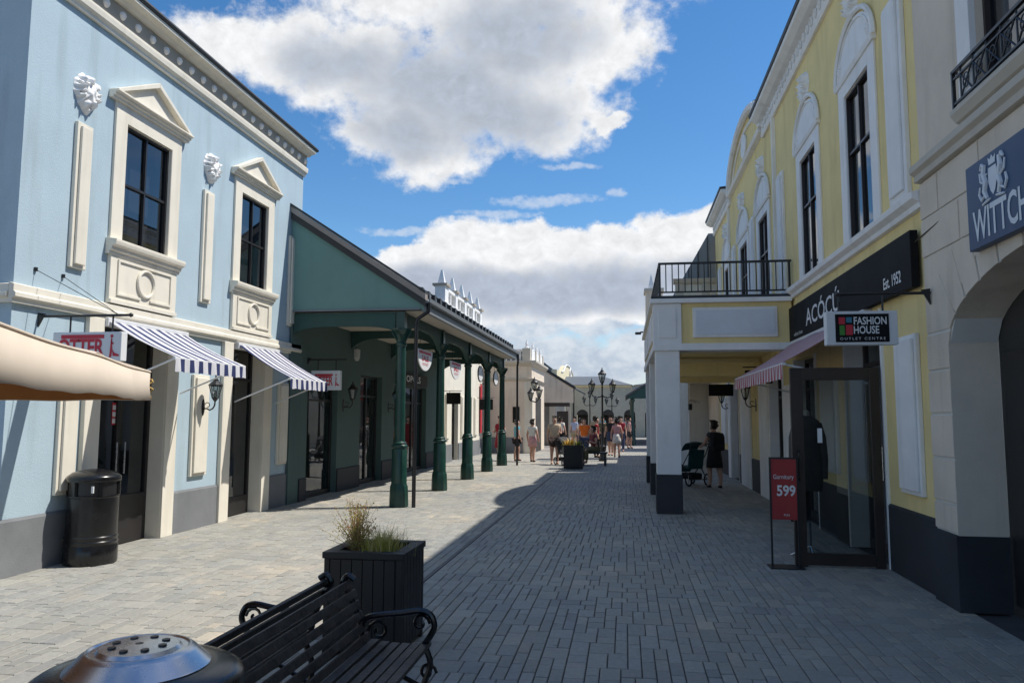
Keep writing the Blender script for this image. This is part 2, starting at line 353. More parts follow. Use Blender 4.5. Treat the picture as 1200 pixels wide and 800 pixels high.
# ================================================================ ground and paving
def paver_material():
    m = bpy.data.materials.new('paver'); m.use_nodes = True; nt = m.node_tree; L = nt.links.new; b = nt.nodes['Principled BSDF']
    geo = nt.nodes.new('ShaderNodeNewGeometry'); at = nt.nodes.new('ShaderNodeAttribute'); at.attribute_name = 'tint'
    r = nt.nodes.new('ShaderNodeValToRGB'); e = r.color_ramp.elements
    e[0].position = 0; e[0].color = (.235, .235, .225, 1); e[1].position = 1; e[1].color = (.40, .352, .272, 1)
    for p, c in ((.25, (.271, .268, .245)), (.55, (.296, .287, .25)), (.8, (.335, .308, .262))): q = e.new(p); q.color = (*c, 1)
    n = nt.nodes.new('ShaderNodeTexNoise'); n.inputs['Scale'].default_value = .45; n.inputs['Detail'].default_value = 3; L(geo.outputs['Position'], n.inputs['Vector'])
    a = nt.nodes.new('ShaderNodeMath'); a.operation = 'MULTIPLY_ADD'; a.inputs[1].default_value = 1.9; a.inputs[2].default_value = -.93; L(n.outputs['Fac'], a.inputs[0])
    s = nt.nodes.new('ShaderNodeMath'); s.operation = 'ADD'; s.use_clamp = True; L(a.outputs[0], s.inputs[0]); L(at.outputs['Fac'], s.inputs[1]); L(s.outputs[0], r.inputs[0])
    n2 = nt.nodes.new('ShaderNodeTexNoise'); n2.inputs['Scale'].default_value = 26; n2.inputs['Detail'].default_value = 7; n2.inputs['Roughness'].default_value = .7; L(geo.outputs['Position'], n2.inputs['Vector'])
    mx = nt.nodes.new('ShaderNodeMix'); mx.data_type = 'RGBA'; mx.blend_type = 'OVERLAY'; mx.inputs[0].default_value = .38; L(r.outputs[0], mx.inputs[6]); L(n2.outputs['Fac'], mx.inputs[7])
    # worn, dirty patches
    n3 = nt.nodes.new('ShaderNodeTexNoise'); n3.inputs['Scale'].default_value = 1.9; n3.inputs['Detail'].default_value = 8; n3.inputs['Roughness'].default_value = .7; L(geo.outputs['Position'], n3.inputs['Vector'])
    mr = nt.nodes.new('ShaderNodeMapRange'); mr.inputs['From Min'].default_value = .5; mr.inputs['From Max'].default_value = .75; mr.inputs['To Max'].default_value = .35; L(n3.outputs['Fac'], mr.inputs['Value'])
    m2 = nt.nodes.new('ShaderNodeMix'); m2.data_type = 'RGBA'; m2.blend_type = 'MULTIPLY'; L(mr.outputs[0], m2.inputs[0]); L(mx.outputs[2], m2.inputs[6]); m2.inputs[7].default_value = (.6, .58, .55, 1)
    vo = nt.nodes.new('ShaderNodeTexVoronoi'); vo.inputs['Scale'].default_value = 2.6; L(geo.outputs['Position'], vo.inputs['Vector'])      # trodden gum and drips
    lt = nt.nodes.new('ShaderNodeMapRange'); lt.inputs['From Min'].default_value = .032; lt.inputs['From Max'].default_value = .052; lt.inputs['To Min'].default_value = .5; lt.inputs['To Max'].default_value = 0; L(vo.outputs['Distance'], lt.inputs['Value'])
    m3 = nt.nodes.new('ShaderNodeMix'); m3.data_type = 'RGBA'; m3.blend_type = 'MULTIPLY'; L(lt.outputs[0], m3.inputs[0]); L(m2.outputs[2], m3.inputs[6]); m3.inputs[7].default_value = (.35, .34, .33, 1); m2 = m3
    fr = nt.nodes.new('ShaderNodeMath'); fr.operation = 'MULTIPLY'; fr.inputs[1].default_value = 91.7; L(at.outputs['Fac'], fr.inputs[0]); f2 = nt.nodes.new('ShaderNodeMath'); f2.operation = 'FRACT'; L(fr.outputs[0], f2.inputs[0])
    f3 = nt.nodes.new('ShaderNodeMath'); f3.operation = 'MULTIPLY_ADD'; f3.inputs[1].default_value = .22; f3.inputs[2].default_value = .955; L(f2.outputs[0], f3.inputs[0])
    vm = nt.nodes.new('ShaderNodeVectorMath'); vm.operation = 'SCALE'; L(m2.outputs[2], vm.inputs[0]); L(f3.outputs[0], vm.inputs['Scale'])
    L(vm.outputs[0], b.inputs['Base Color']); b.inputs['Roughness'].default_value = .72
    bp = nt.nodes.new('ShaderNodeBump'); bp.inputs['Strength'].default_value = .35; bp.inputs['Distance'].default_value = .004; L(n2.outputs['Fac'], bp.inputs['Height']); L(bp.outputs[0], b.inputs['Normal'])
    MATS['paver'] = m
paver_material()
def far_paving_material():
    m = bpy.data.materials.new('far_paving'); m.use_nodes = True; nt = m.node_tree; L = nt.links.new; b = nt.nodes['Principled BSDF']
    geo = nt.nodes.new('ShaderNodeNewGeometry'); br = nt.nodes.new('ShaderNodeTexBrick'); L(geo.outputs['Position'], br.inputs['Vector'])
    br.inputs['Color1'].default_value = (.26, .255, .25, 1); br.inputs['Color2'].default_value = (.34, .31, .275, 1); br.inputs['Mortar'].default_value = (.10, .10, .10, 1)
    br.inputs['Scale'].default_value = 1.0; br.inputs['Mortar Size'].default_value = .008; br.inputs['Brick Width'].default_value = .3; br.inputs['Row Height'].default_value = .2
    L(br.outputs[0], b.inputs['Base Color']); b.inputs['Roughness'].default_value = .75; MATS['far_paving'] = m
far_paving_material()
g = MB().add([(-900,-900,-.016),(900,-900,-.016),(900,1500,-.016),(-900,1500,-.016)], [(0,1,2,3)]).build('ground', 'asphalt_joint'); struct(g)
fp = MB().add([(-60,36,-.008),(60,36,-.008),(60,200,-.008),(-60,200,-.008)], [(0,1,2,3)]).build('far_pavement', 'far_paving'); struct(fp)
fp = MB().add([(-60,-40,-.008),(60,-40,-.008),(60,.8,-.008),(-60,.8,-.008)], [(0,1,2,3)]).build('plaza_pavement', 'far_paving'); struct(fp)

mat('drain_steel', (.16, .16, .165), .6, var=.2, scale=8)
def paving():
    rnd = random.Random(3)
    X0, Y0, cx, cy = -8.6, .8, .0455, .080
    nx, ny = int((2.9-X0)/cx)+1, int((36-Y0)/cy)
    drain_i = int((-2.02-X0)/cx)             # slot drain column
    occ = bytearray(nx*ny); sid = [0]*(nx*ny); nid = 1
    near = []; rest = MB(); tints = []
    def stone(mb, x0, x1, y0, y1, z, tl):
        g, b = .0034, .0045; x0 += g; x1 -= g; y0 += g; y1 -= g; t0, t1 = tl
        mb.add([(x0,y0,-.016),(x1,y0,-.016),(x1,y1,-.016),(x0,y1,-.016),(x0,y0,z-.004),(x1,y0,z-.004),(x1,y1,z-.004),(x0,y1,z-.004),
                (x0+b,y0+b,z+t0),(x1-b,y0+b,z+t1),(x1-b,y1-b,z+t1),(x0+b,y1-b,z+t0)],
               [(0,1,5,4),(1,2,6,5),(2,3,7,6),(3,0,4,7),(4,5,9,8),(5,6,10,9),(6,7,11,10),(7,4,8,11),(8,9,10,11)])
    for j in range(ny):
        for i in range(nx):
            if occ[j*nx+i]: continue
            if i == drain_i: occ[j*nx+i] = 1; continue
            Y = Y0+j*cy; X = X0+i*cx
            if Y > 7.0 and X < -6.45: occ[j*nx+i] = 1; continue
            run = 0
            while i+run < nx and run < 7 and not occ[j*nx+i+run] and (i+run != drain_i): run += 1
            ws = [w_ for w_ in (3,4,4,4,5,3,2) if w_ <= run and run-w_ != 1] or ([run] if run < 7 else [4])
            if j: ws = [w_ for w_ in ws if i+w_ >= nx or sid[(j-1)*nx+i+w_] == sid[(j-1)*nx+i+w_-1]] or ws
            w = rnd.choice(ws); h = rnd.choice((2,3,3,3,2,4) if w < 5 else (2,2,3))
            while h > 1 and (j+h > ny or any(occ[(j+b)*nx+i+a] for a in range(w) for b in range(h))): h -= 1
            for a in range(w):
                for b in range(h): occ[(j+b)*nx+i+a] = 1; sid[(j+b)*nx+i+a] = nid
            nid += 1
            x0, x1, y0, y1 = X, X+w*cx, Y, Y+h*cy
            t = rnd.gauss(.46, .13); z = rnd.uniform(-.0022, .0018); tl = (rnd.uniform(-.0012,.0012), rnd.uniform(-.0012,.0012))
            vis = (4.9 < y0 < 8.2 and -1.0 < (x0+x1)/2 < 2.75 and (x0+x1)/2 < .41*y0+.1 and w*h >= 4)
            if vis: near.append((-(w*h)/(y0**1.2)+rnd.random()*.05, (x0,x1,y0,y1,z,tl,t)))
            else: stone(rest, x0, x1, y0, y1, z, tl); tints.append(t)
    near.sort(key=lambda q: q[0])
    for _, q in near[300:]: stone(rest, *q[:6]); tints.append(q[6])
    o = rest.build('paver_field', 'paver', g); struct(o, 'stuff')
    at = o.data.attributes.new('tint', 'FLOAT', 'FACE'); at.data.foreach_set('value', [t for t in tints for _ in range(9)])
    for _, q in near[:300]:
        mb = MB(); stone(mb, *q[:6]); p = mb.build('paver', 'paver', g)
        a2 = p.data.attributes.new('tint', 'FLOAT', 'FACE'); a2.data.foreach_set('value', [q[6]]*9)
    dx = X0+drain_i*cx
    d = MB().box(dx+.006, dx+.033, .8, 36, -.014, -.002).box(dx+.050, dx+.078, .8, 36, -.014, -.002).build('slot_drain', 'drain_steel'); struct(d)
paving()
# ================================================================ shared facade parts
def rect_window(b, fr, u0, u1, z0, z1, deep=.07, cols=2, rows=(0.5,), frame='frame_dark', glass='window_glass', fw=.034, back=True, surround=None, smat='cream_paint', sub='window'):
    """window part of building b: frame mesh with panes as sub-parts"""
    m = MB(fr)
    m.box(u0,u0+fw,-deep-.05,-deep+.02,z0,z1); m.box(u1-fw,u1,-deep-.05,-deep+.02,z0,z1)
    m.box(u0+fw,u1-fw,-deep-.05,-deep+.02,z0,z0+fw); m.box(u0+fw,u1-fw,-deep-.05,-deep+.02,z1-fw,z1)
    us = [u0+fw+(u1-u0-2*fw)*i/cols for i in range(cols+1)]; zs = [z0+fw]+[z0+(z1-z0)*r for r in rows]+[z1-fw]
    for u in us[1:-1]: m.box(u-.014,u+.014,-deep-.04,-deep+.012,z0+fw,z1-fw)
    for z in zs[1:-1]:
        for a, c in zip(us[:-1], us[1:]): m.box(a+.014,c-.014,-deep-.039,-deep+.011,z-.016,z+.016)
    w = m.build(sub, frame, b)
    for a, c in zip(us[:-1], us[1:]):
        for q, r in zip(zs[:-1], zs[1:]):
            t = random.uniform(-.003,.003); t2 = random.uniform(-.003,.003)
            MB(fr).add([(a,-deep-.02+t,q),(c,-deep-.02-t,q),(c,-deep-.02-t+t2,r),(a,-deep-.02+t+t2,r)], [(0,1,2,3)]).build('pane', glass, w)
    if back: MB(fr).box(u0+.01,u1-.01,-.235,-.225,z0+.01,z1-.01).build('blind', 'interior_grey', w)
    return w
def raised_panel(b, fr, u0, u1, z0, z1, m='cream_paint', n=.045, lip=.045):
    """flat pilaster panel with a raised rim and a proud inner field"""
    mb = MB(fr).box(u0,u1,0,n,z0,z1)
    o = mb.build('pilaster_panel', m, b, bevel=.008)
    MB(fr).box(u0+lip,u1-lip,n,n+.03,z0+lip,z1-lip).build('panel_field', m, o, bevel=.008)
    return o
def cartouche(b, fr, cu, cz, h, m='white_plaster', seed=1):
    """plaster shield framed by curling leaves, modelled as one deep relief"""
    rnd = random.Random(seed); ph = [rnd.uniform(0, 6.28) for _ in range(6)]; NA, NR = 72, 14; rows = []
    def outline(a):                      # shield: broad shoulders, pointed foot
        x, z = math.cos(a), math.sin(a); w = .40-.13*max(0, -z)**1.5+.03*max(0, z); t = .50 if z > 0 else .52
        r = 1/math.sqrt((x/w)**2+(z/t)**2)
        lobe = .09*abs(math.sin(4.5*a+ph[0]))+.05*abs(math.sin(8.5*a+ph[1]))-.07
        return r*(1+lobe)
    for j in range(NR+1):
        q = max(j/NR, .001); row = []
        for i in range(NA+1):
            a = 2*math.pi*(i % NA)/NA; R_ = outline(a)*h*q; x, z = R_*math.cos(a), R_*math.sin(a)
            dome = .30*max(0, 1-(q/.58)**2)**.6                                     # central boss
            leaf = (.16+.10*math.sin(9*a+5*q+ph[2])+.07*math.sin(17*a-7*q+ph[3]))*math.sin(math.pi*min(1, max(0, (q-.42)/.58)))**.7
            fall = max(0, 1-q**8)
            n = h*(.05*fall+dome*.62+max(0, leaf)*.75+.03*math.sin(23*x/h+ph[4])*math.sin(19*z/h+ph[5]))*fall
            row.append((cu+x*1.12, max(.002, n), cz+z))
        rows.append(row)
    return MB(fr).grid(rows).build('cartouche', m, b, smooth=True)
def lantern_parts(t, c, s=1.0, mat_f='black_metal'):
    """hexagonal street lantern standing on point c; adds parts to thing t"""
    x, y, z = c; seg = 6
    ring = lambda r, h: [(x+r*s*math.cos(math.pi/3*k+.3), y+r*s*math.sin(math.pi/3*k+.3), z+h*s) for k in range(seg)]
    m = MB(); lo, hi = ring(.055, .04), ring(.115, .27)
    for k in range(seg): m.tube([lo[k], hi[k]], .008*s, 5)
    m.tube(lo, .009*s, 5, closed=True); m.tube(hi, .012*s, 5, closed=True)
    m.lathe([(.02*s,z-.02*s),(.06*s,z+.035*s),(.05*s,z+.045*s)], (x,y), 8)
    m.build('lantern_frame', mat_f, t)
    g = MB(); lo2, hi2 = ring(.052,.045), ring(.110,.265)
    for k in range(seg): g.add([lo2[k],lo2[(k+1)%seg],hi2[(k+1)%seg],hi2[k]], [(0,1,2,3)])
    g.build('lantern_glass', 'clear_glass', t)
    MB().lathe([(.012*s,z+.05*s),(.022*s,z+.08*s),(.024*s,z+.16*s),(.01*s,z+.19*s)], (x,y), 8).build('bulb', 'lamp_glass', t, smooth=True)
    MB().lathe([(.125*s,z+.268*s),(.13*s,z+.285*s),(.07*s,z+.345*s),(.05*s,z+.36*s),(.05*s,z+.385*s),(.02*s,z+.41*s),(.012*s,z+.43*s),(.02*s,z+.445*s),(.004*s,z+.475*s)], (x,y), 12).build('lantern_cap', mat_f, t)
def wall_lantern(label, wall_x, sgn, y, z, s=1.0, mat_f='black_metal'):
    """bracket lantern on a street wall; sgn=+1 points to +x"""
    t = thing('wall_lantern', label, 'lantern', (wall_x, y, z), 'wall lanterns along the street')
    X = lambda n: wall_x+sgn*n
    poly = [(-.03,-.10),(-.045,0),(-.03,.10),(0,.15),(.03,.10),(.045,0),(.03,-.10),(0,-.15)]
    MB(lambda u,n,zz: (X(n), y+u*s, z+zz*s)).prism(poly, .0, .018*s).build('back_plate', mat_f, t)
    P = [(X(.01),y,z-.03*s),(X(.08*s),y,z-.02*s),(X(.14*s),y,z-.05*s),(X(.20*s),y,z-.02*s),(X(.235*s),y,z+.04*s),(X(.24*s),y,z+.12*s)]
    m = MB().tube(P, .014*s, 7)
    m.tube([(X(.09*s+.045*s*math.cos(a)), y, z+.045*s+.045*s*math.sin(a)) for a in [i*.5-1.6 for i in range(10)]], .008*s, 5)
    m.build('arm', mat_f, t); lantern_parts(t, (X(.24*s), y, z+.13*s), s, mat_f); return t
def awning(label, fr, u0, u1, proj, ztop, zfront, val, stripe, arm_z, group=None):
    t = thing('striped_awning', label, 'awning', fr((u0+u1)/2, 0, zfront), group); n = 10
    rows = []
    for i in range(n+1):
        k = i/n; rows.append([(u0+(u1-u0)*j/14, .10+(proj-.10)*k, ztop+(zfront-ztop)*k-.028*math.sin(math.pi*k)+.006*math.sin(j*1.7+k*2)+.004*math.sin(j*.9-k*5)) for j in range(15)])
    MB(fr).grid(rows).build('canopy', stripe, t, smooth=True, solid=.004)
    w = int((u1-u0)/.03); top = []; bot = []
    for j in range(w+1):
        u = u0+(u1-u0)*j/w; top.append((u, proj+.008, zfront-.012)); bot.append((u, proj+.014+.010*math.sin(u*23), zfront-val-.012*abs(math.sin(u*math.pi/.155))))
    MB(fr).grid([top, bot]).build('valance', stripe, t, solid=.003)
    MB(fr).box(u0-.01,u1+.01,proj-.03,proj+.006,zfront-.03,zfront+.006).build('front_bar', 'sign_white', t, bevel=.004)
    MB(fr).box(u0-.02,u1+.02,.0,.10,ztop-.06,ztop+.05).build('roller_case', 'sign_white', t, bevel=.01)
    for u in (u0+.03, u1-.03):
        MB(fr).tube([(u,.03,arm_z),(u,proj-.03,zfront-.015)], .012, 6).build('arm', 'sign_white', t)
    return t
def shop_front(b, fr, u0, u1, z0, z1, deep, leaves=2, rail=.12, frame='frame_dark', goods=3, seed=0, sub='shop_door'):
    """glazed shop door or window in an opening, with a dim room behind it"""
    rnd = random.Random(seed)
    m = MB(fr); fw = .055
    m.box(u0,u0+fw,-deep-.06,-deep,z0,z1); m.box(u1-fw,u1,-deep-.06,-deep,z0,z1); m.box(u0+fw,u1-fw,-deep-.06,-deep,z1-fw,z1); m.box(u0+fw,u1-fw,-deep-.06,-deep,z0,z0+rail)
    for k in range(1, leaves):
        u = u0+(u1-u0)*k/leaves; m.box(u-.035,u+.035,-deep-.06,-deep+.004,z0+rail,z1-fw)
    zt = z0+(z1-z0)*.80
    for k in range(leaves): m.box(u0+(u1-u0)*k/leaves+.05,u0+(u1-u0)*(k+1)/leaves-.05,-deep-.055,-deep-.005,zt,zt+.05)
    d = m.build(sub, frame, b, bevel=.004)
    for k in range(leaves):
        a, c = u0+(u1-u0)*k/leaves+.035, u0+(u1-u0)*(k+1)/leaves-.035
        for q, r in ((z0+rail, zt), (zt+.05, z1-fw)): MB(fr).add([(a,-deep-.03,q),(c,-deep-.03,q),(c,-deep-.03,r),(a,-deep-.03,r)], [(0,1,2,3)]).build('pane', 'shop_glass', d)
    if leaves == 2:
        for s in (-1, 1): MB(fr).tube([((u0+u1)/2+s*.08,-deep+.05,z0+.9),((u0+u1)/2+s*.08,-deep+.05,z0+1.3)], .012, 6).build('pull_handle', 'chrome', d)
    w = MB(fr); w.box(u0-.6,u1+.6,-deep-2.5,-deep-2.45,z0,z1+.2); w.box(u0-.65,u0-.6,-deep-2.45,-deep-.4,z0,z1+.2); w.box(u1+.6,u1+.65,-deep-2.45,-deep-.4,z0,z1+.2)
    w.box(u0-.6,u1+.6,-deep-2.45,-deep-.1,z1+.2,z1+.25); w.box(u0-.6,u1+.6,-deep-2.45,-deep-.06,z0-.05,z0+.002)
    w.build('room', 'interior_grey', d)
    s = MB(fr)
    for k in range(goods):
        u = u0+(u1-u0)*(k+.5)/goods
        for h in range(3):
            z = z0+.35+.55*h; s.box(u-.28,u+.28,-deep-2.4,-deep-2.05,z,z+.03)
            for q in range(5): uu = u-.24+.11*q; s.box(uu,uu+rnd.uniform(.05,.09),-deep-2.35,-deep-2.12,z+.03,z+.03+rnd.uniform(.1,.34), 1+rnd.randrange(4))
    s.build('shelves', ['interior_dark','sign_grey','sign_red','soffit_cream','frame_brown'], d)
    return d
# ================================================================ light blue shop building (left)
def blue_building():
    b = thing('shop_building', 'light blue two storey shop building with cream pedimented windows', 'building', (-6.26, 7.03, 0))
    Y0, Y1, ZT = 7.03, 14.08, 6.36
    d1 = (8.40, 9.73, -.02, 2.80); d2 = (11.50, 12.60, -.02, 2.80)
    w1 = (8.66, 9.64, 3.81, 5.33); w2 = (11.64, 12.60, 3.81, 5.32)
    m = MB(FL); m.wall(Y0, Y1, 0, ZT, [d1,d2,w1,w2], .24)
    m.fr = FI; m.box(-14, -6.26-.24, Y0, Y0+.24, 0, ZT); m.box(-14, -6.5, Y1-.24, Y1, 0, ZT); m.box(-14, -13.8, Y0+.24, Y1-.24, 0, ZT)
    m.build('wall', 'blue_stucco', b)
    MB().box(-14,-6.30,Y0+.02,Y1-.02,6.84,6.86).build('roof_deck', 'roof_dark', b)
    # plinth blocks
    for u0, u1 in ((Y0, 8.13), (10.02, 11.20), (12.92, Y1-.02)):
        MB(FL).profile([(0.001,0),(.028,0),(.028,.555),(.012,.585),(0.001,.585)], u0, u1).build('plinth', 'plinth_grey', b)
    MB(FY(Y0)).profile([(0.001,0),(.028,0),(.028,.555),(.012,.585),(0.001,.585)], -14, -6.232).build('plinth', 'plinth_grey', b)
    # door piers, cream, slightly proud and lining the reveal
    for u0, u1 in ((8.13, 8.40), (9.73, 10.0), (11.22, 11.5), (12.6, 12.9)):
        MB(FL).box(u0, u1, .001, .06, 0, 2.80).build('door_pier', 'cream_paint', b, bevel=.006)
    for d in (d1, d2):
        r = MB(FL); e = .006
        r.box(d[0]-.002, d[0]+e, -.235, .03, 0, 2.79); r.box(d[1]-e, d[1]+.002, -.235, .03, 0, 2.79); r.box(d[0]+e, d[1]-e, -.235, -.002, 2.77, 2.798)
        r.build('reveal', 'cream_paint', b)
    # string course round the corner
    sc = [(0.001,2.80),(.05,2.80),(.05,2.84),(.085,2.86),(.085,2.90),(.06,2.92),(.06,2.99),(0.001,3.01)]
    MB(FL).profile(sc, Y0-.06, Y1-.02).build('string_course', 'cream_paint', b)
    MB(FY(Y0)).profile(sc, -14, -6.262).build('string_course', 'cream_paint', b)
    # windows
    for (u0,u1,z0,z1) in (w1, w2):
        w = rect_window(b, FL, u0, u1, z0, z1, .035, 2, (.5,))
        s = MB(FL); e = .22
        s.box(u0-e,u0,.001,.035,z0-.05,z1+e); s.box(u1,u1+e,.001,.035,z0-.05,z1+e); s.box(u0,u1,.001,.035,z1,z1+e)
        s.box(u0-.002,u0+.006,-.034,.03,z0,z1); s.box(u1-.006,u1+.002,-.034,.03,z0,z1); s.box(u0+.006,u1-.006,-.034,.0,z1-.006,z1+.002)
        s.build('surround', 'cream_paint', w)
        c = (u0+u1)/2; h = (u1-u0)/2+.345; zb = z1+e+.0
        p = MB(FL); p.prism([(c-h+.06,zb+.10),(c+h-.06,zb+.10),(c,zb+.46)], .001, .055)
        p.profile([(0.001,zb),(.07,zb),(.07,zb+.03),(.10,zb+.04),(.10,zb+.065),(.14,zb+.075),(.14,zb+.10),(0.001,zb+.10)], c-h, c+h)
        for s_ in (-1,1):
            p.prism([(c+s_*h,zb+.10),(c+s_*(h-.10),zb+.10),(c,zb+.10+.36),(c,zb+.10+.43)], .002, .13)
        p.build('pediment', 'cream_paint', w, bevel=.006)
        q = MB(FL); q.profile([(0.001,z0-.20),(.06,z0-.20),(.06,z0-.16),(.09,z0-.15),(.09,z0-.11),(.14,z0-.09),(.15,z0-.05),(.15,z0-.02),(0.001,z0)], u0-.26, u1+.26); q.box(u0+.006,u1-.006,-.15,.0005,z0-.02,z0+.004)
        q.build('sill', 'cream_paint', w, bevel=.004)
        a = MB(FL); z3 = z0-.80; a.box(u0-.21,u1+.21,.001,.05,z3,z0-.20)
        a.box(u0-.21,u1+.21,.05,.075,z3,z3+.05)
        fu0, fu1, fz0, fz1 = u0-.08, u1+.08, z3+.11, z0-.24; t = .03
        a.box(fu0,c-.10,.05,.07,fz0,fz0+t); a.box(c+.10,fu1,.05,.07,fz0,fz0+t); a.box(fu0,fu1,.05,.07,fz1-t,fz1); a.box(fu0,fu0+t,.05,.07,fz0+t,fz1-t); a.box(fu1-t,fu1,.05,.07,fz0+t,fz1-t)
        a.tube([(u,.065,z) for u,z in circ(c,(fz0+fz1)/2,.17,.17,n=28,close=True)], .022, 6, closed=True)
        a.build('apron_panel', 'cream_paint', w, bevel=.003)
    for u0, u1 in ((7.77,8.03),(10.49,10.77),(13.50,13.78)): raised_panel(b, FL, u0, u1, 3.32, 5.03)
    for u0, u1 in ((7.75,8.05),(10.41,10.84),(13.22,13.60)): raised_panel(b, FL, u0, u1, .76, 2.24)
    for k, u in enumerate((7.92, 10.70)): cartouche(b, FL, u, 5.41, .46, seed=k)
    # cornice
    MB(FL).profile([(0.001,6.34),(.05,6.34),(.05,6.38),(.09,6.41),(.10,6.47),(.10,6.50),(0.001,6.50)], Y0-.1, Y1).build('cornice_base', 'cream_paint', b, bevel=.006)
    MB(FL).box(Y0-.07, Y1-.02, .001, .07, 6.50, 6.74).build('cornice_frieze', 'cornice_brown', b)
    MB(FL).profile([(0.001,6.74),(.11,6.74),(.16,6.78),(.245,6.80),(.25,6.85),(0.001,6.85)], Y0-.25, Y1+.02).build('cornice_crown', 'cream_paint', b, bevel=.006)
    u = Y0+.12
    while u < Y1-.05:
        mm = MB(lambda a,c,d,u=u: (-6.26+.07+.055*c/.05, u+a, 6.62+d)); mm.lathe([(.012,-.055),(.035,-.04),(.05,0),(.035,.04),(.012,.055)], (0,0), 10); mm.build('cornice_bead', 'white_plaster', b, smooth=True)
        u += .31
    MB(FL).profile([(-.1,6.852),(.27,6.852),(.285,6.88),(.27,6.915),(-.1,6.93)], Y0-.3, Y1+.06).build('roof_edge', 'roof_dark', b)
    fy = FY(Y0); MB(fy).profile([(0.001,6.34),(.06,6.34),(.10,6.47),(.07,6.5),(.07,6.74),(.20,6.78),(.27,6.80),(.27,6.85),(0.001,6.85)], -14, -6.35).build('cornice_base', 'cream_paint', b)
    # shop doors
    shop_front(b, FL, d1[0]+.006, d1[1]-.006, 0, 2.77, .17, 2, .62, seed=1)
    shop_front(b, FL, d2[0]+.006, d2[1]-.006, 0, 2.77, .17, 1, .30, goods=2, seed=2)
    n = MB(FL); n.box(8.96,9.07,-.196,-.194,1.52,1.80); n.build('door_notice', 'sign_red', b)
    n = MB(FL)
    for k in range(3): n.box(8.97,9.06,-.1935,-.192,1.54+.085*k,1.60+.085*k)
    n.build('notice_text', 'sign_white', b)
blue_building()
awning('blue and white striped awning nearest the hanging sign', FL, 8.42, 10.12, .98, 2.77, 2.33, .16, 'stripe_blue', 1.95, 'blue striped awnings')
awning('blue and white striped awning next to the green pavilion', FL, 11.60, 13.13, .98, 2.77, 2.24, .16, 'stripe_blue', 1.86, 'blue striped awnings')
wall_lantern('black lantern on the blue wall between the two striped awnings', -6.185, 1, 10.62, 1.76, .8)

def hanging_box_sign(label, X0, X1, y, z0, z1, rod_z, wall_x, rod_end, kind):
    s = 1 if rod_end > wall_x else -1
    t = thing('hanging_sign', label, 'sign', (wall_x, y, z0))
    MB().box(X0, X1, y-.05, y+.05, z0, z1).build('panel', 'sign_white', t, bevel=.008)
    if kind != 'plain':
        m = MB(); m.tube([(wall_x, y, rod_z), (rod_end, y, rod_z)], .014, 8); m.lathe([(.005,-.02),(.022,0),(.005,.02)], (0,0), 8) if 0 else None
        m.add([(wall_x+s*.005,y-.012,rod_z+.04),(wall_x+s*.005,y+.012,rod_z+.04),(wall_x+s*.08,y+.012,rod_z+.03),(wall_x+s*.08,y-.012,rod_z+.03),(wall_x+s*.005,y-.012,rod_z-.11),(wall_x+s*.005,y+.012,rod_z-.11)],
              [(0,1,2,3),(0,3,4),(1,5,2),(2,5,4,3),(0,4,5,1)])
        a = Vector((rod_end, y, rod_z)); m.lathe([(.004,rod_z-.024),(.022,rod_z-.012),(.026,rod_z),(.022,rod_z+.012),(.004,rod_z+.024)], (rod_end,y), 10)
        m.build('bracket', 'black_metal', t, smooth=True)
        h = MB()
        for x in (X0+(X1-X0)*.2, X0+(X1-X0)*.82): h.tube([(x,y,z1-.005),(x,y,rod_z)], .009, 6)
        h.build('hanger', 'black_metal', t)
    return t
def runner_logo(mb, fr, cu, cz, s, n, m):
    P = lambda q: [(cu+a*s, cz+b*s) for a, b in q]
    def poly(q): mb.add([(u,n,z) for u,z in P(q)], [tuple(range(len(q)))], m)
    mb.fr = fr
    poly([(-.10,-.5),(.02,-.5),(.06,-.1),(.02,.45),(-.04,.45),(-.06,0)]); poly([(.05,-.1),(.18,-.28),(.42,-.36),(.44,-.46),(.1,-.44)]); poly([(-.02,.30),(.12,.22),(.12,.14),(0,.18)])
    poly(circ(0,.56,.08,.09,n=10,close=True))
t = hanging_box_sign('white hanging sign with red lettering above the cream parasol', -6.03, -5.23, 7.4, 2.21, 2.52, 2.70, -6.26, -5.17, 'a')
def otter(t, fr, n):
    m = MB(fr); cu, cz = 0, 0
    text_mb('OTTER', .25, lambda u,nn,z: fr(u-.07, nn, z-.02), n, mb=m, sx=.72, bold=.006, spacing=.92)
    m.fr = fr; m.box(-.30, .20, n-.001, n, .085, .125); runner_logo(m, fr, .29, -.01, .21, n, 0)
    m.build('lettering', 'sign_red', t)
otter(t, lambda u,n,z: (-5.63+u, 7.35-n, 2.365+z), .004)
m = MB()
for y0, z0, in ((7.31,3.20),(7.72,3.20)): m.tube([(-6.255,y0,z0),(-5.32,7.4,2.71)], .004, 5); m.lathe([(.02,z0-.02),(.02,z0+.02)], (-6.25,y0), 8)
m.build('stay_wire', 'black_metal', t)
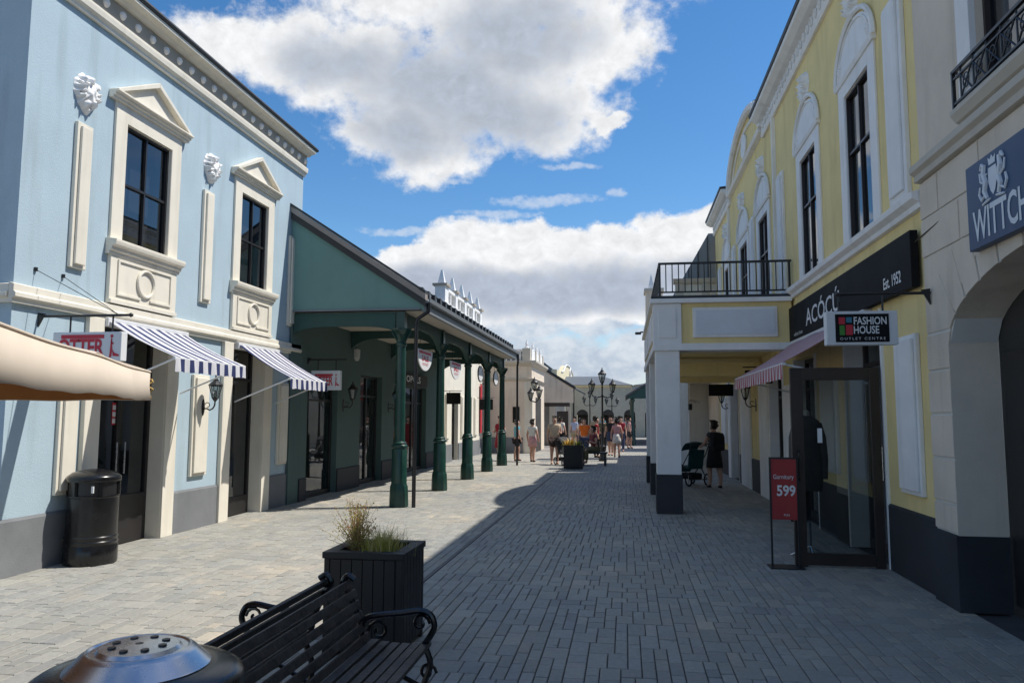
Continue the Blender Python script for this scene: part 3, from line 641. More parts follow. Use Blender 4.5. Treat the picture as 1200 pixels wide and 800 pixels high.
# ================================================================ green pavilion with iron columns
mat('fascia_brown', (.30, .27, .25), .6, var=.1)
GW = -6.20
FG = FX(GW, 1)
COLY = (13.75, 16.85, 19.9, 22.8, 25.6)
def green_building():
    b = thing('shop_building', 'dark green shop building behind the iron columned canopy', 'building', (GW, 14, 0))
    ops = [(14.45,16.05,.0,2.42),(17.50,19.15,0,2.62),(20.2,23.6,0,2.5)]
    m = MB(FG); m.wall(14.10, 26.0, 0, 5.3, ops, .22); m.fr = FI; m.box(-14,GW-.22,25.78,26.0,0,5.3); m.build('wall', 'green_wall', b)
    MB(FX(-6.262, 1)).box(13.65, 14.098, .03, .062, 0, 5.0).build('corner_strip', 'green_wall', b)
    for u0, u1 in ((16.07,17.48),(19.17,20.18),(23.62,25.98)):
        MB(FG).profile([(.001,0),(.03,0),(.03,.48),(.001,.50)], u0, u1).build('plinth', 'plinth_dark', b)
    MB(FG).profile([(.001,0),(.03,0),(.03,.42),(.001,.44)], 14.11, 14.43).build('plinth', 'plinth_dark', b)
    shop_front(b, FG, 14.452, 16.048, 0, 2.418, .12, 1, .10, goods=2, seed=5, sub='shop_window')
    shop_front(b, FG, 17.502, 19.148, 0, 2.618, .14, 2, .10, goods=3, seed=6)
    shop_front(b, FG, 20.202, 23.598, 0, 2.498, .14, 3, .10, goods=4, seed=7, sub='shop_window')
    MB(FG).box(14.75, 15.45, -.60, -.52, .75, 2.2).build('window_screen', 'interior_grey', b)
    s = MB(FG).box(17.7, 18.75, -.40, -.36, 2.02, 2.48).build('shop_sign', 'sign_red', b)
    text_mb('SALE', .26, lambda u,n,z: FG(18.22+u, n-.358, 2.25+z), .004, sx=1.2, flip=False).build('lettering', 'sign_black', s)
    s = MB(FG).box(20.3, 23.5, .002, .06, 2.52, 2.86).build('shop_sign', 'interior_dark', b)
    text_mb('OPOLS', .26, lambda u,n,z: FG(21.9+u, n+.06, 2.69+z), .006, sx=1.9, bold=.004).build('lettering', 'sign_white', s)
    MB(FG).prism([(16.98,3.18),(17.20,3.18),(17.18,2.98),(17.09,2.90),(17.0,2.98)], .002, .09).build('wall_light', 'lamp_glass', b, bevel=.01)
green_building()
def pavilion():
    p = thing('canopy_pavilion', 'green canopy pavilion with sloping roof on dark green iron columns', 'pavilion', (-4.1, 13.6, 0))
    XE = -3.66; YF, YE = 13.62, 25.75; XR = -6.262
    slope = lambda x: 3.80+(XE-x)*(5.50-3.80)/(XE-XR)
    g = FY(YF)
    MB(g).prism([(XR+.004,3.60),(XE+.02,3.60),(XE+.02,3.74),(XR+.004,slope(XR)-.05)], -.12, 0).build('gable', 'green_stucco', p)
    MB(g).box(XR+.004, XE-.05, .001, .022, 3.585, 3.62).build('gable_moulding', 'fascia_grey', p)
    def band(a, c, n0, n1, name, mt):
        MB(g).prism([(XR+.006,slope(XR)+a),(XE+.06,slope(XE+.06)+a),(XE+.06,slope(XE+.06)+c),(XR+.006,slope(XR)+c)], n0, n1).build(name, mt, p)
    band(-.13, -.005, .001, .05, 'rake_board', 'roof_dark'); band(0.0, .11, -.10, .08, 'verge_trim', 'fascia_brown'); band(.115, .165, -.16, .10, 'roof_edge', 'roof_dark')
    MB().add([(XE+.10,YF+.1,slope(XE+.10)+.0),(XE+.10,YE,slope(XE+.10)+.0),(-8.6,YE,slope(-8.6)),(-8.6,14.1,slope(-8.6)),(XR+.004,14.1,slope(XR)),(XR+.004,YF+.1,slope(XR))], [tuple(range(6))]).build('roof', 'slate_roof', p, solid=.06)
    # eave: fascia, gutter lip, snow guards
    MB(FX(XE,1)).box(YF+.004, YE, -.02, .05, 3.55, 3.765).build('fascia', 'fascia_grey', p)
    MB(FX(XE,1)).profile([(.052,3.70),(.13,3.72),(.14,3.79),(.12,3.79),(.11,3.735),(.052,3.725)], YF-.02, YE+.05).build('gutter', 'fascia_grey', p)
    u = YF+.25
    while u < YE-.1:
        MB().box(XE-.16, XE-.08, u, u+.13, slope(XE-.12)+.03, slope(XE-.12)+.17).build('snow_guard', 'black_metal', p); u += .47
    MB().tube([(XE-.12,YF+.2,slope(XE-.12)+.16),(XE-.12,YE-.1,slope(XE-.12)+.16)], .014, 6).build('snow_rail', 'black_metal', p)
    MB().box(-6.19, XE-.02, YF+.14, YE-.01, 3.565, 3.585).build('soffit', 'soffit_cream', p)
    MB(FY(YE)).prism([(XR,3.60),(XE+.02,3.60),(XE+.02,3.74),(XR,slope(XR)-.05)], -.0, .12).build('gable', 'green_stucco', p)
    # front beam with a flat arch, and arcade spandrels between columns
    def arch_beam(fr, u0, u1, z0, zt, rise, n0, n1, name):
        n = 16; low = [(u0+(u1-u0)*i/n, z0+rise*(1-(2*i/n-1)**4)) for i in range(n+1)]
        MB(fr).prism([(u0,zt)]+low+[(u1,zt)], n0, n1).build(name, 'green_beam', p)
    arch_beam(FY(13.69), -6.19, -4.2, 3.20, 3.563, .11, -.12, 0, 'front_beam')
    for a, c in zip(COLY[:-1], COLY[1:]): arch_beam(FX(-4.16, 1), a+.1, c-.1, 3.08, 3.563, .30, 0, .10, 'arcade_beam')
    for y in COLY[1:]: arch_beam(FY(y-.05), -6.19, -4.2, 3.16, 3.563, .24, -.1, 0, 'cross_beam')
    for y in COLY:
        c = MB().lathe([(.097,1.18),(.092,2.0),(.086,2.92),(.105,2.94),(.105,2.98),(.088,3.0)], (-4.1,y), 16).build('column', 'green_iron', p, smooth=True)
        MB().lathe([(.18,0),(.182,.06),(.172,.30),(.168,.36),(.145,.42)], (-4.1,y), 8).build('column_base', 'green_iron', c, smooth=True)
        MB().lathe([(.145,.42),(.142,1.02),(.128,1.05),(.150,1.07),(.152,1.10),(.12,1.13),(.135,1.15),(.097,1.18)], (-4.1,y), 12).build('pedestal', 'green_iron', c, smooth=True)
        m = MB().lathe([(.088,3.0),(.10,3.06),(.13,3.14),(.19,3.22),(.19,3.25),(.10,3.26)], (-4.1,y), 8); m.box(-4.18,-4.02,y-.08,y+.08,3.26,3.563)
        for a in range(8):
            th = a*math.pi/4; m.add([(-4.1+.09*math.cos(th-.25),y+.09*math.sin(th-.25),3.02),(-4.1+.09*math.cos(th+.25),y+.09*math.sin(th+.25),3.02),(-4.1+.20*math.cos(th),y+.20*math.sin(th),3.20),(-4.1+.11*math.cos(th),y+.11*math.sin(th),3.22)], [(0,1,2),(0,2,3),(1,3,2),(0,3,1)])
        m.build('capital', 'green_iron', c)
    for x, y in ((-3.80,13.68),(-3.60,25.72)):
        MB().tube([(x,y,0.0),(x,y,3.3),(x+.02,y,3.42),(XE+.09,y,3.56),(XE+.09,y,3.72)], .036, 10).build('downpipe', 'black_metal', p, smooth=True)

pavilion()
t = hanging_box_sign('white hanging sign with red lettering half hidden by the second awning', -6.1, -5.5, 14.4, 2.14, 2.52, 2.74, -6.2, -5.42, 'a')
otter(t, lambda u,n,z: (-5.80+u*.74, 14.35-n, 2.33+z), .004)
def disc_sign(label, y0, y1, ztop, round_, txt):
    t = thing('hanging_disc_sign', label, 'sign', (-4.1, (y0+y1)/2, ztop), 'white signs hung between the iron columns'); c = (y0+y1)/2; r = (y1-y0)/2; fr = FX(-4.1, 1)
    poly = circ(c, ztop-.34*0, r, .42, math.pi, 2*math.pi, 20) if not round_ else circ(c, ztop-.22, r, .22, n=24, close=True)
    MB(fr).prism(poly, -.012, .012).build('board', 'sign_white', t)
    if not round_:
        m = MB(fr); m.box(c-r*.8,c+r*.8,.0125,.015,ztop-.08,ztop-.02); text_mb(txt, .16, lambda u,n,z: fr(c-u*0+u, n, ztop-.17+z), .0155, mb=m, sx=1.6, bold=.004); m.build('lettering', 'sign_red', t); m = MB(fr); text_mb('OUTLET', .08, lambda u,n,z: fr(c+u, n, ztop-.29+z), .0155, mb=m, sx=1.6)
        m.build('lettering', 'sign_red', t)
    else:
        MB(fr).tube([(u,.0,z) for u,z in circ(c,ztop-.22,r,.22,n=24,close=True)], .02, 6, closed=True).build('rim', 'black_metal', t)
    h = MB(fr)
    for k in (-.6,.6): h.tube([(c+k*r,0,ztop-(0 if not round_ else .02)),(c+k*r,0,3.50)], .005, 5)
    h.build('hanger', 'black_metal', t)
disc_sign('white half round hanging sign beside the nearest iron column', 14.85, 16.05, 2.99, False, 'SALE')
disc_sign('white half round hanging sign behind the second iron column', 17.8, 19.0, 2.95, False, 'SALE')
disc_sign('round white hanging sign in the third canopy bay', 21.3, 22.0, 3.06, True, '')
disc_sign('round white hanging sign in the farthest canopy bay', 23.9, 24.7, 3.06, True, '')
wall_lantern('black lantern on the green wall under the canopy', GW, 1, 16.4, 1.86, .9)
wall_lantern('black lantern on the green wall deep under the canopy', GW, 1, 19.7, 1.86, .9)

# ================================================================ buildings further up the left side
mat('yellow_pale', (.70, .62, .42), .85, var=.06, stain=.2); mat('far_wall', (.48, .46, .38), .85, var=.08, stain=.2)
def cream_building():
    b = thing('shop_building', 'cream building with white spired parapet behind the pavilion roof', 'building', (-6.26, 26, 0))
    ops = [(27.5,28.6,0,2.4),(30.0,31.2,0,2.4)]
    m = MB(FL); m.wall(26.02, 33.6, 0, 5.55, ops, .25); m.fr = FI; m.box(-14,-6.51,26.02,26.27,0,5.55); m.box(-14,-6.51,33.35,33.6,0,5.55); m.build('wall', 'cream_paint', b)
    for u0, u1 in ((26.05,27.48),(28.62,29.98),(31.22,33.6)): MB(FL).box(u0,u1,.001,.03,0,.62).build('plinth', 'plinth_grey', b)
    for k, o in enumerate(ops): shop_front(b, FL, o[0]+.002, o[1]-.002, 0, 2.398, .15, 1, .1, goods=2, seed=20+k)
    for u0, u1 in ((26.4,26.9),(29.0,29.6),(31.6,32.2)): raised_panel(b, FL, u0, u1, .8, 2.4, 'cream_paint')
    MB(FL).profile([(.001,5.40),(.08,5.42),(.16,5.50),(.16,5.56),(-.1,5.56)], 26.0, 33.6).build('cornice', 'white_plaster', b)
    ys = [26.4+1.65*k for k in range(5)]
    for i, y in enumerate(ys):
        w = .26 if i == 0 else .17
        MB(FL).box(y-w,y+w,-.34,.03,5.56,6.22).build('parapet_post', 'white_plaster', b)
        q = MB(FL).box(y-w-.07,y+w+.07,-.42,.10,6.22,6.30).build('post_cap', 'cornice_brown', b)
        h = .52; k = .13; n0 = -.155
        f = MB(FL); f.add([(y-k,n0-k,6.30),(y+k,n0-k,6.30),(y+k,n0+k,6.30),(y-k,n0+k,6.30),(y-.03,n0-.03,6.30+h),(y+.03,n0-.03,6.30+h),(y+.03,n0+.03,6.30+h),(y-.03,n0+.03,6.30+h)], [(0,1,2,3),(0,1,5,4),(1,2,6,5),(2,3,7,6),(3,0,4,7),(4,5,6,7)])
        f.build('spire', 'white_plaster', b)
        if i < 4:
            a, c = y+w, ys[i+1]-.17
            r = MB(FL).box(a,c,-.30,.02,6.08,6.18).box(a,c,-.30,.02,5.56,5.66); r.build('parapet_rail', 'white_plaster', b)
            MB(FL).box(a,c,-.32,-.26,5.66,6.08).build('parapet_panel', 'cornice_brown', b)
            MB(FL).box((a+c)/2-.06,(a+c)/2+.06,-.22,-.02,5.66,6.08).build('baluster', 'white_plaster', b)
cream_building()
def wall_box_sign(label, fr, u, z, w, h, m):
    t = thing('projecting_sign', label, 'sign', fr(u, 0, z))
    MB(fr).box(u-.03,u+.03,.08,.08+w,z,z+h).build('panel', m, t, bevel=.006); MB(fr).tube([(u,0,z+h+.06),(u,w+.12,z+h+.06)], .012, 6).tube([(u,.2,z+h),(u,.2,z+h+.06)], .01, 5).build('bracket', 'black_metal', t); return t
wall_box_sign('small black projecting sign on the sunlit cream wall behind the columns', FL, 26.3, 2.05, .5, .4, 'sign_black')
wall_box_sign('black projecting sign on the far end of the cream wall', FL, 32.4, 1.9, .6, .45, 'sign_black')
t = thing('vertical_banner', 'red vertical banner on the cream wall behind the canopy columns', 'banner', (-6.2, 33, .9)); MB(FL).box(32.8,33.1,.05,.08,.9,3.0).build('cloth', 'sign_red', t); MB(FL).tube([(32.95,0,3.02),(32.95,.3,3.02)], .012, 5).build('pole', 'black_metal', t)

def lamp_cluster_wall():
    pass
def beige_far():
    b = thing('shop_building', 'beige corner building with balustraded roof beyond the pavilion', 'building', (-4.1, 34, 0))
    X1, Y0, Y1 = -4.1, 33.95, 39.2; f = FX(X1, 1); g = FY(Y0)
    m = MB(); m.box(-14, X1, Y0, Y1, 0, 4.1); m.build('wall', 'beige_stucco', b)
    for fr, a, c in ((f, Y0-.12, Y1), (g, -14, X1+.0)):
        MB(fr).profile([(.001,3.2),(.07,3.22),(.12,3.30),(.001,3.32)], a, c).build('string_course', 'soffit_cream', b)
        MB(fr).profile([(.001,3.86),(.10,3.9),(.22,4.02),(.22,4.1),(.001,4.1)], a-.1 if fr is f else a, c).build('cornice', 'soffit_cream', b)
    MB(g).box(-4.42,-4.1,.0,.03,0,3.2).build('corner_pilaster', 'cream_paint', b); MB(f).box(Y0,Y0+.35,.001,.03,0,3.2).build('corner_pilaster', 'cream_paint', b)
    xs = [-4.35-.0, -6.2, -8.0]
    for x in xs: MB(g).box(x-.18,x+.18,-.36,0,4.1,4.66).build('balustrade_post', 'soffit_cream', b)
    for x in xs[:1]: MB().lathe([(.10,4.66),(.10,4.72),(.05,4.76),(.07,4.84),(.02,5.02),(.005,5.08)], (x, Y0+.18), 8).build('finial', 'white_plaster', b)
    for a, c in ((-6.02,-4.53),(-7.82,-6.38)):
        MB(g).box(a,c,-.3,-.04,4.54,4.62).build('balustrade_rail', 'white_plaster', b)
        n = 7
        for k in range(n): x = a+(c-a)*(k+.5)/n; MB().lathe([(.05,4.1),(.03,4.18),(.06,4.32),(.03,4.46),(.05,4.54)], (x,Y0+.17), 8).build('baluster', 'white_plaster', b)
    for k in range(4):
        y = Y0+.18+1.6*k; 
        if k: MB(f).box(y-.18,y+.18,-.36,0,4.1,4.66).build('balustrade_post', 'soffit_cream', b); MB().lathe([(.10,4.66),(.10,4.72),(.05,4.76),(.07,4.84),(.02,5.02),(.005,5.08)], (X1-.18, y), 8).build('finial', 'white_plaster', b)
        if k < 3: MB(f).box(y+.18,y+1.42,-.3,-.04,4.1,4.62).build('balustrade_panel', 'white_plaster', b)
    MB(g).box(-4.95,-4.65,.002,.04,1.35,2.05).build('poster', 'sign_black', b)
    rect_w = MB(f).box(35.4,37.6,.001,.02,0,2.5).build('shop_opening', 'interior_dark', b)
    MB(g).box(-6.2,-4.5,.001,.03,0,.7).build('plinth', 'plinth_grey', b)
    MB(f).box(Y0+.36,35.38,.001,.03,0,.7).build('plinth', 'plinth_grey', b)
beige_far()
def gable_far():
    b = thing('shop_building', 'beige gabled shop with black roof edge at the far left', 'building', (-3.6, 41, 0)); g = FY(41.0)
    xa, xb = -5.3, -2.72; sl = lambda x: 3.15+(xb-x)*.62
    MB(g).prism([(xa,2.35),(xb,2.35),(xb,sl(xb)),(xa,sl(xa))], -.2, 0).build('gable', 'beige_stucco', b)
    MB(g).prism([(xa-.1,sl(xa-.1)),(xb+.12,sl(xb+.12)),(xb+.12,sl(xb+.12)+.13),(xa-.1,sl(xa-.1)+.13)], -.25, .08).build('rake_board', 'roof_dark', b)
    MB().add([(xb+.1,41,sl(xb+.1)+.05),(xb+.1,52,sl(xb+.1)+.05),(-6.6,52,sl(-6.6)+.05),(-6.6,41,sl(-6.6)+.05)], [(0,1,2,3)]).build('roof', 'slate_roof', b, solid=.08)
    MB(g).box(xa,xb-.2,-.15,.02,2.15,2.35).build('lintel', 'frame_brown', b)
    for x in (-4.6,-3.75,-2.98): MB(g).box(x-.09,x+.09,-.15,.02,0,2.15).build('post', 'soffit_cream', b)
    MB().box(-6.6,-4.2,43.0,43.2,0,4).build('shop_wall', 'interior_grey', b)
    MB().box(-4.2,-4.0,43.0,52,0,3.2).build('side_wall', 'cream_paint', b)
    MB().tube([(xb,41.1,0),(xb,41.1,3.1)], .05, 8).build('downpipe', 'black_metal', b)
    MB(g).box(-3.6,-3.0,.02,.06,.0,1.9).build('door_leaf', 'frame_brown', b)
gable_far()
def dutch_far():
    b = thing('shop_building', 'pale yellow building with stepped curved gable far up the left side', 'building', (-5, 64, 0)); f = FX(-5.0, 1)
    pts = [(57,0),(82,0),(82,4.0),(79,4.1),(77,4.5),(75.6,5.0)]+circ(68.5,4.9,6.6,1.15,.2,math.pi*.62,12)+[(64.5,5.75),(63,5.3),(61,5.1),(57,5.1)]
    MB(f).prism(pts, -.4, 0).build('front_wall', 'yellow_pale', b)
    pts2 = pts[3:-1]; MB(f).tube([(u,.04,z+.03) for u,z in pts2], .06, 6).build('gable_coping', 'white_plaster', b)
    MB().add([(-14,57,4.5),(-5.4,57,4.5),(-5.4,57,5.2),(-7.2,57,6.6),(-14,57,6.6),(-14,80,4.5),(-5.4,80,4.5),(-5.4,80,4.8),(-7.2,80,6.0),(-14,80,6.0)], [(0,1,2,3,4),(5,6,7,8,9),(2,7,8,3),(3,8,9,4),(0,5,6,1)]).build('roof', 'slate_roof', b)
    MB().box(-14,-5.42,57,57.3,0,4.5).build('side_wall', 'yellow_pale', b)
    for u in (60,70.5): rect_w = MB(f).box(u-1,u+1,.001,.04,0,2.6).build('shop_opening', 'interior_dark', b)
    MB(f).tube([(70.5+a,.05,z) for a,z in circ(0,5.5,.7,.5,n=18,close=True)], .08, 6, closed=True).build('oculus', 'white_plaster', b)

dutch_far()
def end_building():
    b = thing('shop_building', 'long building with hipped grey roof and arches closing the street', 'building', (-1, 62, 0)); g = FY(62.0)
    m = MB(g); ops = [(x-.45,x+.45,0,1.75) for x in (-3.4,-1.35,.35,2.0,3.6)]
    m.wall(-9, 9, 0, 4.1, ops, .4); m.build('wall', 'far_wall', b)
    for o in ops:
        c = (o[0]+o[1])/2
        MB(g).prism([(o[0],1.75)]+circ(c,1.75,.45,.42,math.pi,0,12), -.41, .004).build('arch_opening', 'interior_dark', b); MB(g).box(o[0],o[1],-.8,-.75,0,1.75).build('arch_opening', 'interior_dark', b)
    MB(g).profile([(.001,3.92),(.14,3.97),(.22,4.1),(.001,4.1)], -9, .5).build('cornice', 'yellow_pale', b); MB(g).profile([(.001,3.75),(.14,3.8),(.001,3.9)], .5, 9).build('cornice', 'soffit_cream', b)
    MB().add([(-9.3,61.7,4.12),(.6,61.7,4.12),(.6,70,4.12),(-9.3,70,4.12),(-6,65.8,5.0),(-1.9,65.8,5.0)], [(0,1,5,4),(1,2,5),(2,3,4,5),(3,0,4),(0,3,2,1)]).build('roof', 'slate_roof', b)
    MB().add([(.7,61.8,4.12),(9,61.8,4.12),(9,68,4.12),(.7,68,4.12),(2.5,64.8,4.5),(8,64.8,4.5)], [(0,1,5,4),(1,2,5),(2,3,4,5),(3,0,4),(0,3,2,1)]).build('roof', 'slate_roof', b)
end_building()
# ================================================================ yellow building (right) with arcade balcony
def yellow_building():
    b = thing('shop_building', 'yellow two storey building with white arched window pediments', 'building', (2.86, 7.7, 0))
    Y0, Y1, ZT = 7.68, 24.4, 7.32
    wins = [(9.12,10.10,3.82,5.74),(11.66,12.66,3.82,5.74),(15.55,16.60,3.84,5.74),(18.15,19.25,3.84,5.74),(21.2,22.2,3.84,5.74)]
    ops = [(9.09,10.52,-.01,2.86),(12.15,13.55,-.01,2.6),(14.6,15.9,-.01,2.5),(20.2,21.6,-.01,2.5)]
    m = MB(FR); m.wall(Y0, Y1, 0, ZT, wins+ops, .25); m.fr = FI; m.box(3.11,10,Y1-.25,Y1,0,ZT); m.box(3.11,10,Y0,Y0+.25,0,ZT)
    m.fr = FR
    m.prism([(15.7,ZT+.001)]+[(u,z) for u,z in circ(18.2,7.5,2.42,1.02,math.pi,0,24)]+[(20.7,ZT+.001)], -.25, -.0)
    m.build('wall', 'yellow_stucco', b)
    MB().box(2.9,10,Y0+.1,Y1-.1,7.45,7.5).build('roof_deck', 'roof_dark', b)
    # plinth
    for u0, u1 in ((Y0,9.04),(10.58,12.10),(13.60,14.55),(15.95,16.05),(17.05,18.25),(19.75,20.15),(22.1,24.3)):
        MB(FR).profile([(.001,0),(.025,0),(.025,.69),(.001,.71)], u0, u1).build('plinth', 'plinth_dark', b)
    for u0, u1 in ((16.05,17.03),(18.28,19.72),(21.62,22.08)):
        MB(FR).box(u0,u1,.001,.05,0,2.7).build('pilaster', 'yellow_white', b, bevel=.006)
    for o in ops:
        mt = MB(FR); e = .05
        mt.box(o[0]-e,o[0]+.005,-.24,.03,0,o[3]); mt.build('door_jamb', 'yellow_white', b, bevel=.003); mt = MB(FR); mt.box(o[1]-.005,o[1]+e,-.24,.03,0,o[3]); mt.build('door_jamb', 'yellow_white', b, bevel=.003)
    shop_front(b, FR, 9.10, 10.51, 0, 2.855, .20, 2, .12, 'frame_brown', seed=31)
    for k, o in enumerate(ops[1:]): shop_front(b, FR, o[0]+.006, o[1]-.006, 0, o[3]-.005, .15, 1, .12, 'frame_brown', seed=32+k, sub='shop_window')
    # windows
    for (u0,u1,z0,z1) in wins:
        w = rect_window(b, FR, u0, u1, z0, z1, .022, 2, (.60,), 'frame_brown')
        s = MB(FR); e = .24
        s.box(u0-e,u0,.001,.028,z0-.02,z1+.18); s.box(u1,u1+e,.001,.028,z0-.02,z1+.18); s.box(u0,u1,.001,.028,z1,z1+.18)
        s.box(u0-.002,u0+.006,-.02,.02,z0,z1); s.box(u1-.006,u1+.002,-.02,.02,z0,z1); s.box(u0+.006,u1-.006,-.02,.0,z1-.006,z1+.002)
        s.build('surround', 'yellow_white', w, bevel=.004)
        c = (u0+u1)/2; h = (u1-u0)/2+e+.05; zb = z1+.18
        p = MB(FR); p.prism(circ(c, zb+.05, h-.05, .56, 0, math.pi, 20), .001, .03)
        p.profile([(.001,zb),(.05,zb),(.07,zb+.05),(.001,zb+.05)], c-h, c+h)
        a = circ(c, zb+.05, h, .62, 0, math.pi, 22); p.tube([(u,.035,z) for u,z in a], .035, 6)
        a = circ(c, zb+.05, h-.10, .52, 0, math.pi, 22); p.tube([(u,.035,z) for u,z in a], .015, 5)
        p.build('arched_pediment', 'yellow_white', w, smooth=True)
        cartouche(w, FR, c, zb+.86, .48, 'yellow_white', seed=int(u0)); o = w.children[-1]; o.name = 'crest_ornament'
        cartouche(w, FR, u0-.12, zb+.22, .22, 'yellow_white', seed=3); w.children[-1].name = 'scroll_ornament'
        cartouche(w, FR, u1+.12, zb+.22, .22, 'yellow_white', seed=4); w.children[-1].name = 'scroll_ornament'
    for u0, u1 in ((7.98,8.50),(13.95,14.4),(17.1,17.55),(20.0,20.4),(23,23.4)): raised_panel(b, FR, u0, u1, 3.86, 6.04, 'yellow_white', .05, .07)
    raised_panel(b, FR, 7.98, 8.56, .88, 2.47, 'yellow_white'); raised_panel(b, FR, 10.95, 11.75, .88, 2.30, 'yellow_white'); raised_panel(b, FR, 13.7, 14.4, .88, 2.2, 'yellow_white'); raised_panel(b, FR, 22.4, 23.4, .88, 2.2, 'yellow_white')
    MB(FR).box(14.62,14.70,.001,.07,3.85,7.3).build('pilaster_strip', 'yellow_white', b); MB(FR).box(21.0,21.08,.001,.07,3.85,7.3).build('pilaster_strip', 'yellow_white', b)
    MB(FR).profile([(.001,3.64),(.05,3.65),(.06,3.70),(.12,3.74),(.13,3.80),(.001,3.83)], Y0-.01, 24.3).build('sill_course', 'yellow_white', b, bevel=.004)
    # cornice left and right of the gable
    for u0, u1 in ((Y0, 15.72),(20.68, Y1)):
        MB(FR).profile([(.001,7.28),(.05,7.28),(.08,7.34),(.001,7.36)], u0, u1).build('cornice_base', 'yellow_white', b)
        MB(FR).box(u0,u1,.001,.06,7.36,7.56).build('cornice_frieze', 'yellow_white', b)
        MB(FR).profile([(.001,7.56),(.16,7.58),(.26,7.64),(.27,7.70),(.001,7.70)], u0-.02, u1+.02).build('cornice_crown', 'yellow_white', b)
        MB(FR).profile([(-.1,7.702),(.29,7.702),(.30,7.76),(-.1,7.80)], u0-.03, u1+.03).build('roof_edge', 'roof_dark', b)
        u = u0+.12
        while u < u1-.1:
            q = MB(FR); q.tube([(u+.075*math.cos(a)*(1-a/14),.075,7.46+.075*math.sin(a)*(1-a/14)) for a in [k*.55 for k in range(15)]], .018, 5); q.build('cornice_scroll', 'yellow_white', b); u += .24
    a = circ(18.2, 7.5, 2.5, 1.08, 0, math.pi, 30); MB(FR).tube([(u,.05,z) for u,z in a], .09, 8).build('gable_moulding', 'yellow_white', b, smooth=True)
    MB(FR).tube([(u,-.06,z+.06) for u,z in a], .10, 6).build('gable_coping', 'roof_dark', b, smooth=True)
    a = circ(18.2, 7.5, 2.05, .80, 0, math.pi, 26); MB(FR).tube([(u,.015,z) for u,z in a], .035, 6).build('gable_moulding', 'yellow_white', b)
    MB(FR).profile([(.001,7.42),(.10,7.44),(.14,7.50),(.001,7.52)], 15.75, 20.65).build('gable_base', 'yellow_white', b)
    MB(FR).prism(circ(18.2, 7.98, .36, .27, n=24, close=True), .001, .05).build('gable_medallion', 'white_plaster', b, bevel=.015)
    MB().box(2.62,3.4,15.62,15.72,7.7,8.02).build('gable_return', 'yellow_white', b)
    # black shop fascia
    s = MB(FR).box(7.82,13.42,.03,.105,2.90,3.46).box(8.3,8.4,.0,.031,3.1,3.4).box(13.2,13.3,0,.031,3.1,3.4).build('fascia_board', 'sign_black', b, bevel=.004)
    f = lambda c, zc: (lambda u,n,z: FR(c-u, n, zc+z))
    mm = MB(); text_mb('ACÓCÚ', .36, f(11.25,3.14), .110, mb=mm, sx=1.45, bold=.004); mm.build('lettering', 'sign_white', s); mm = MB(); text_mb('Est. 1952', .17, f(8.36,3.05), .110, mb=mm, sx=.85, bold=.003); mm.build('lettering', 'sign_white', s); mm = MB(); text_mb('wellness house', .09, f(12.75,2.98), .110, mb=mm, sx=1.1)
    mm.build('lettering', 'sign_white', s)
    MB(FR).tube([(7.83,.07,3.33),(7.25,.05,3.40)], .008, 5).build('stay_rod', 'black_metal', b)
yellow_building()
awning('faded red and white striped awning under the black fascia board', FR, 9.42, 13.42, 1.01, 2.86, 2.28, .18, 'stripe_red', 2.03)
wall_lantern('black lantern on the yellow arcade wall behind the red awning', 2.86, -1, 17.6, 1.90, .95)
wall_lantern('black lantern deep in the arcade on the right', 2.86, -1, 21.85, 1.90, .95)

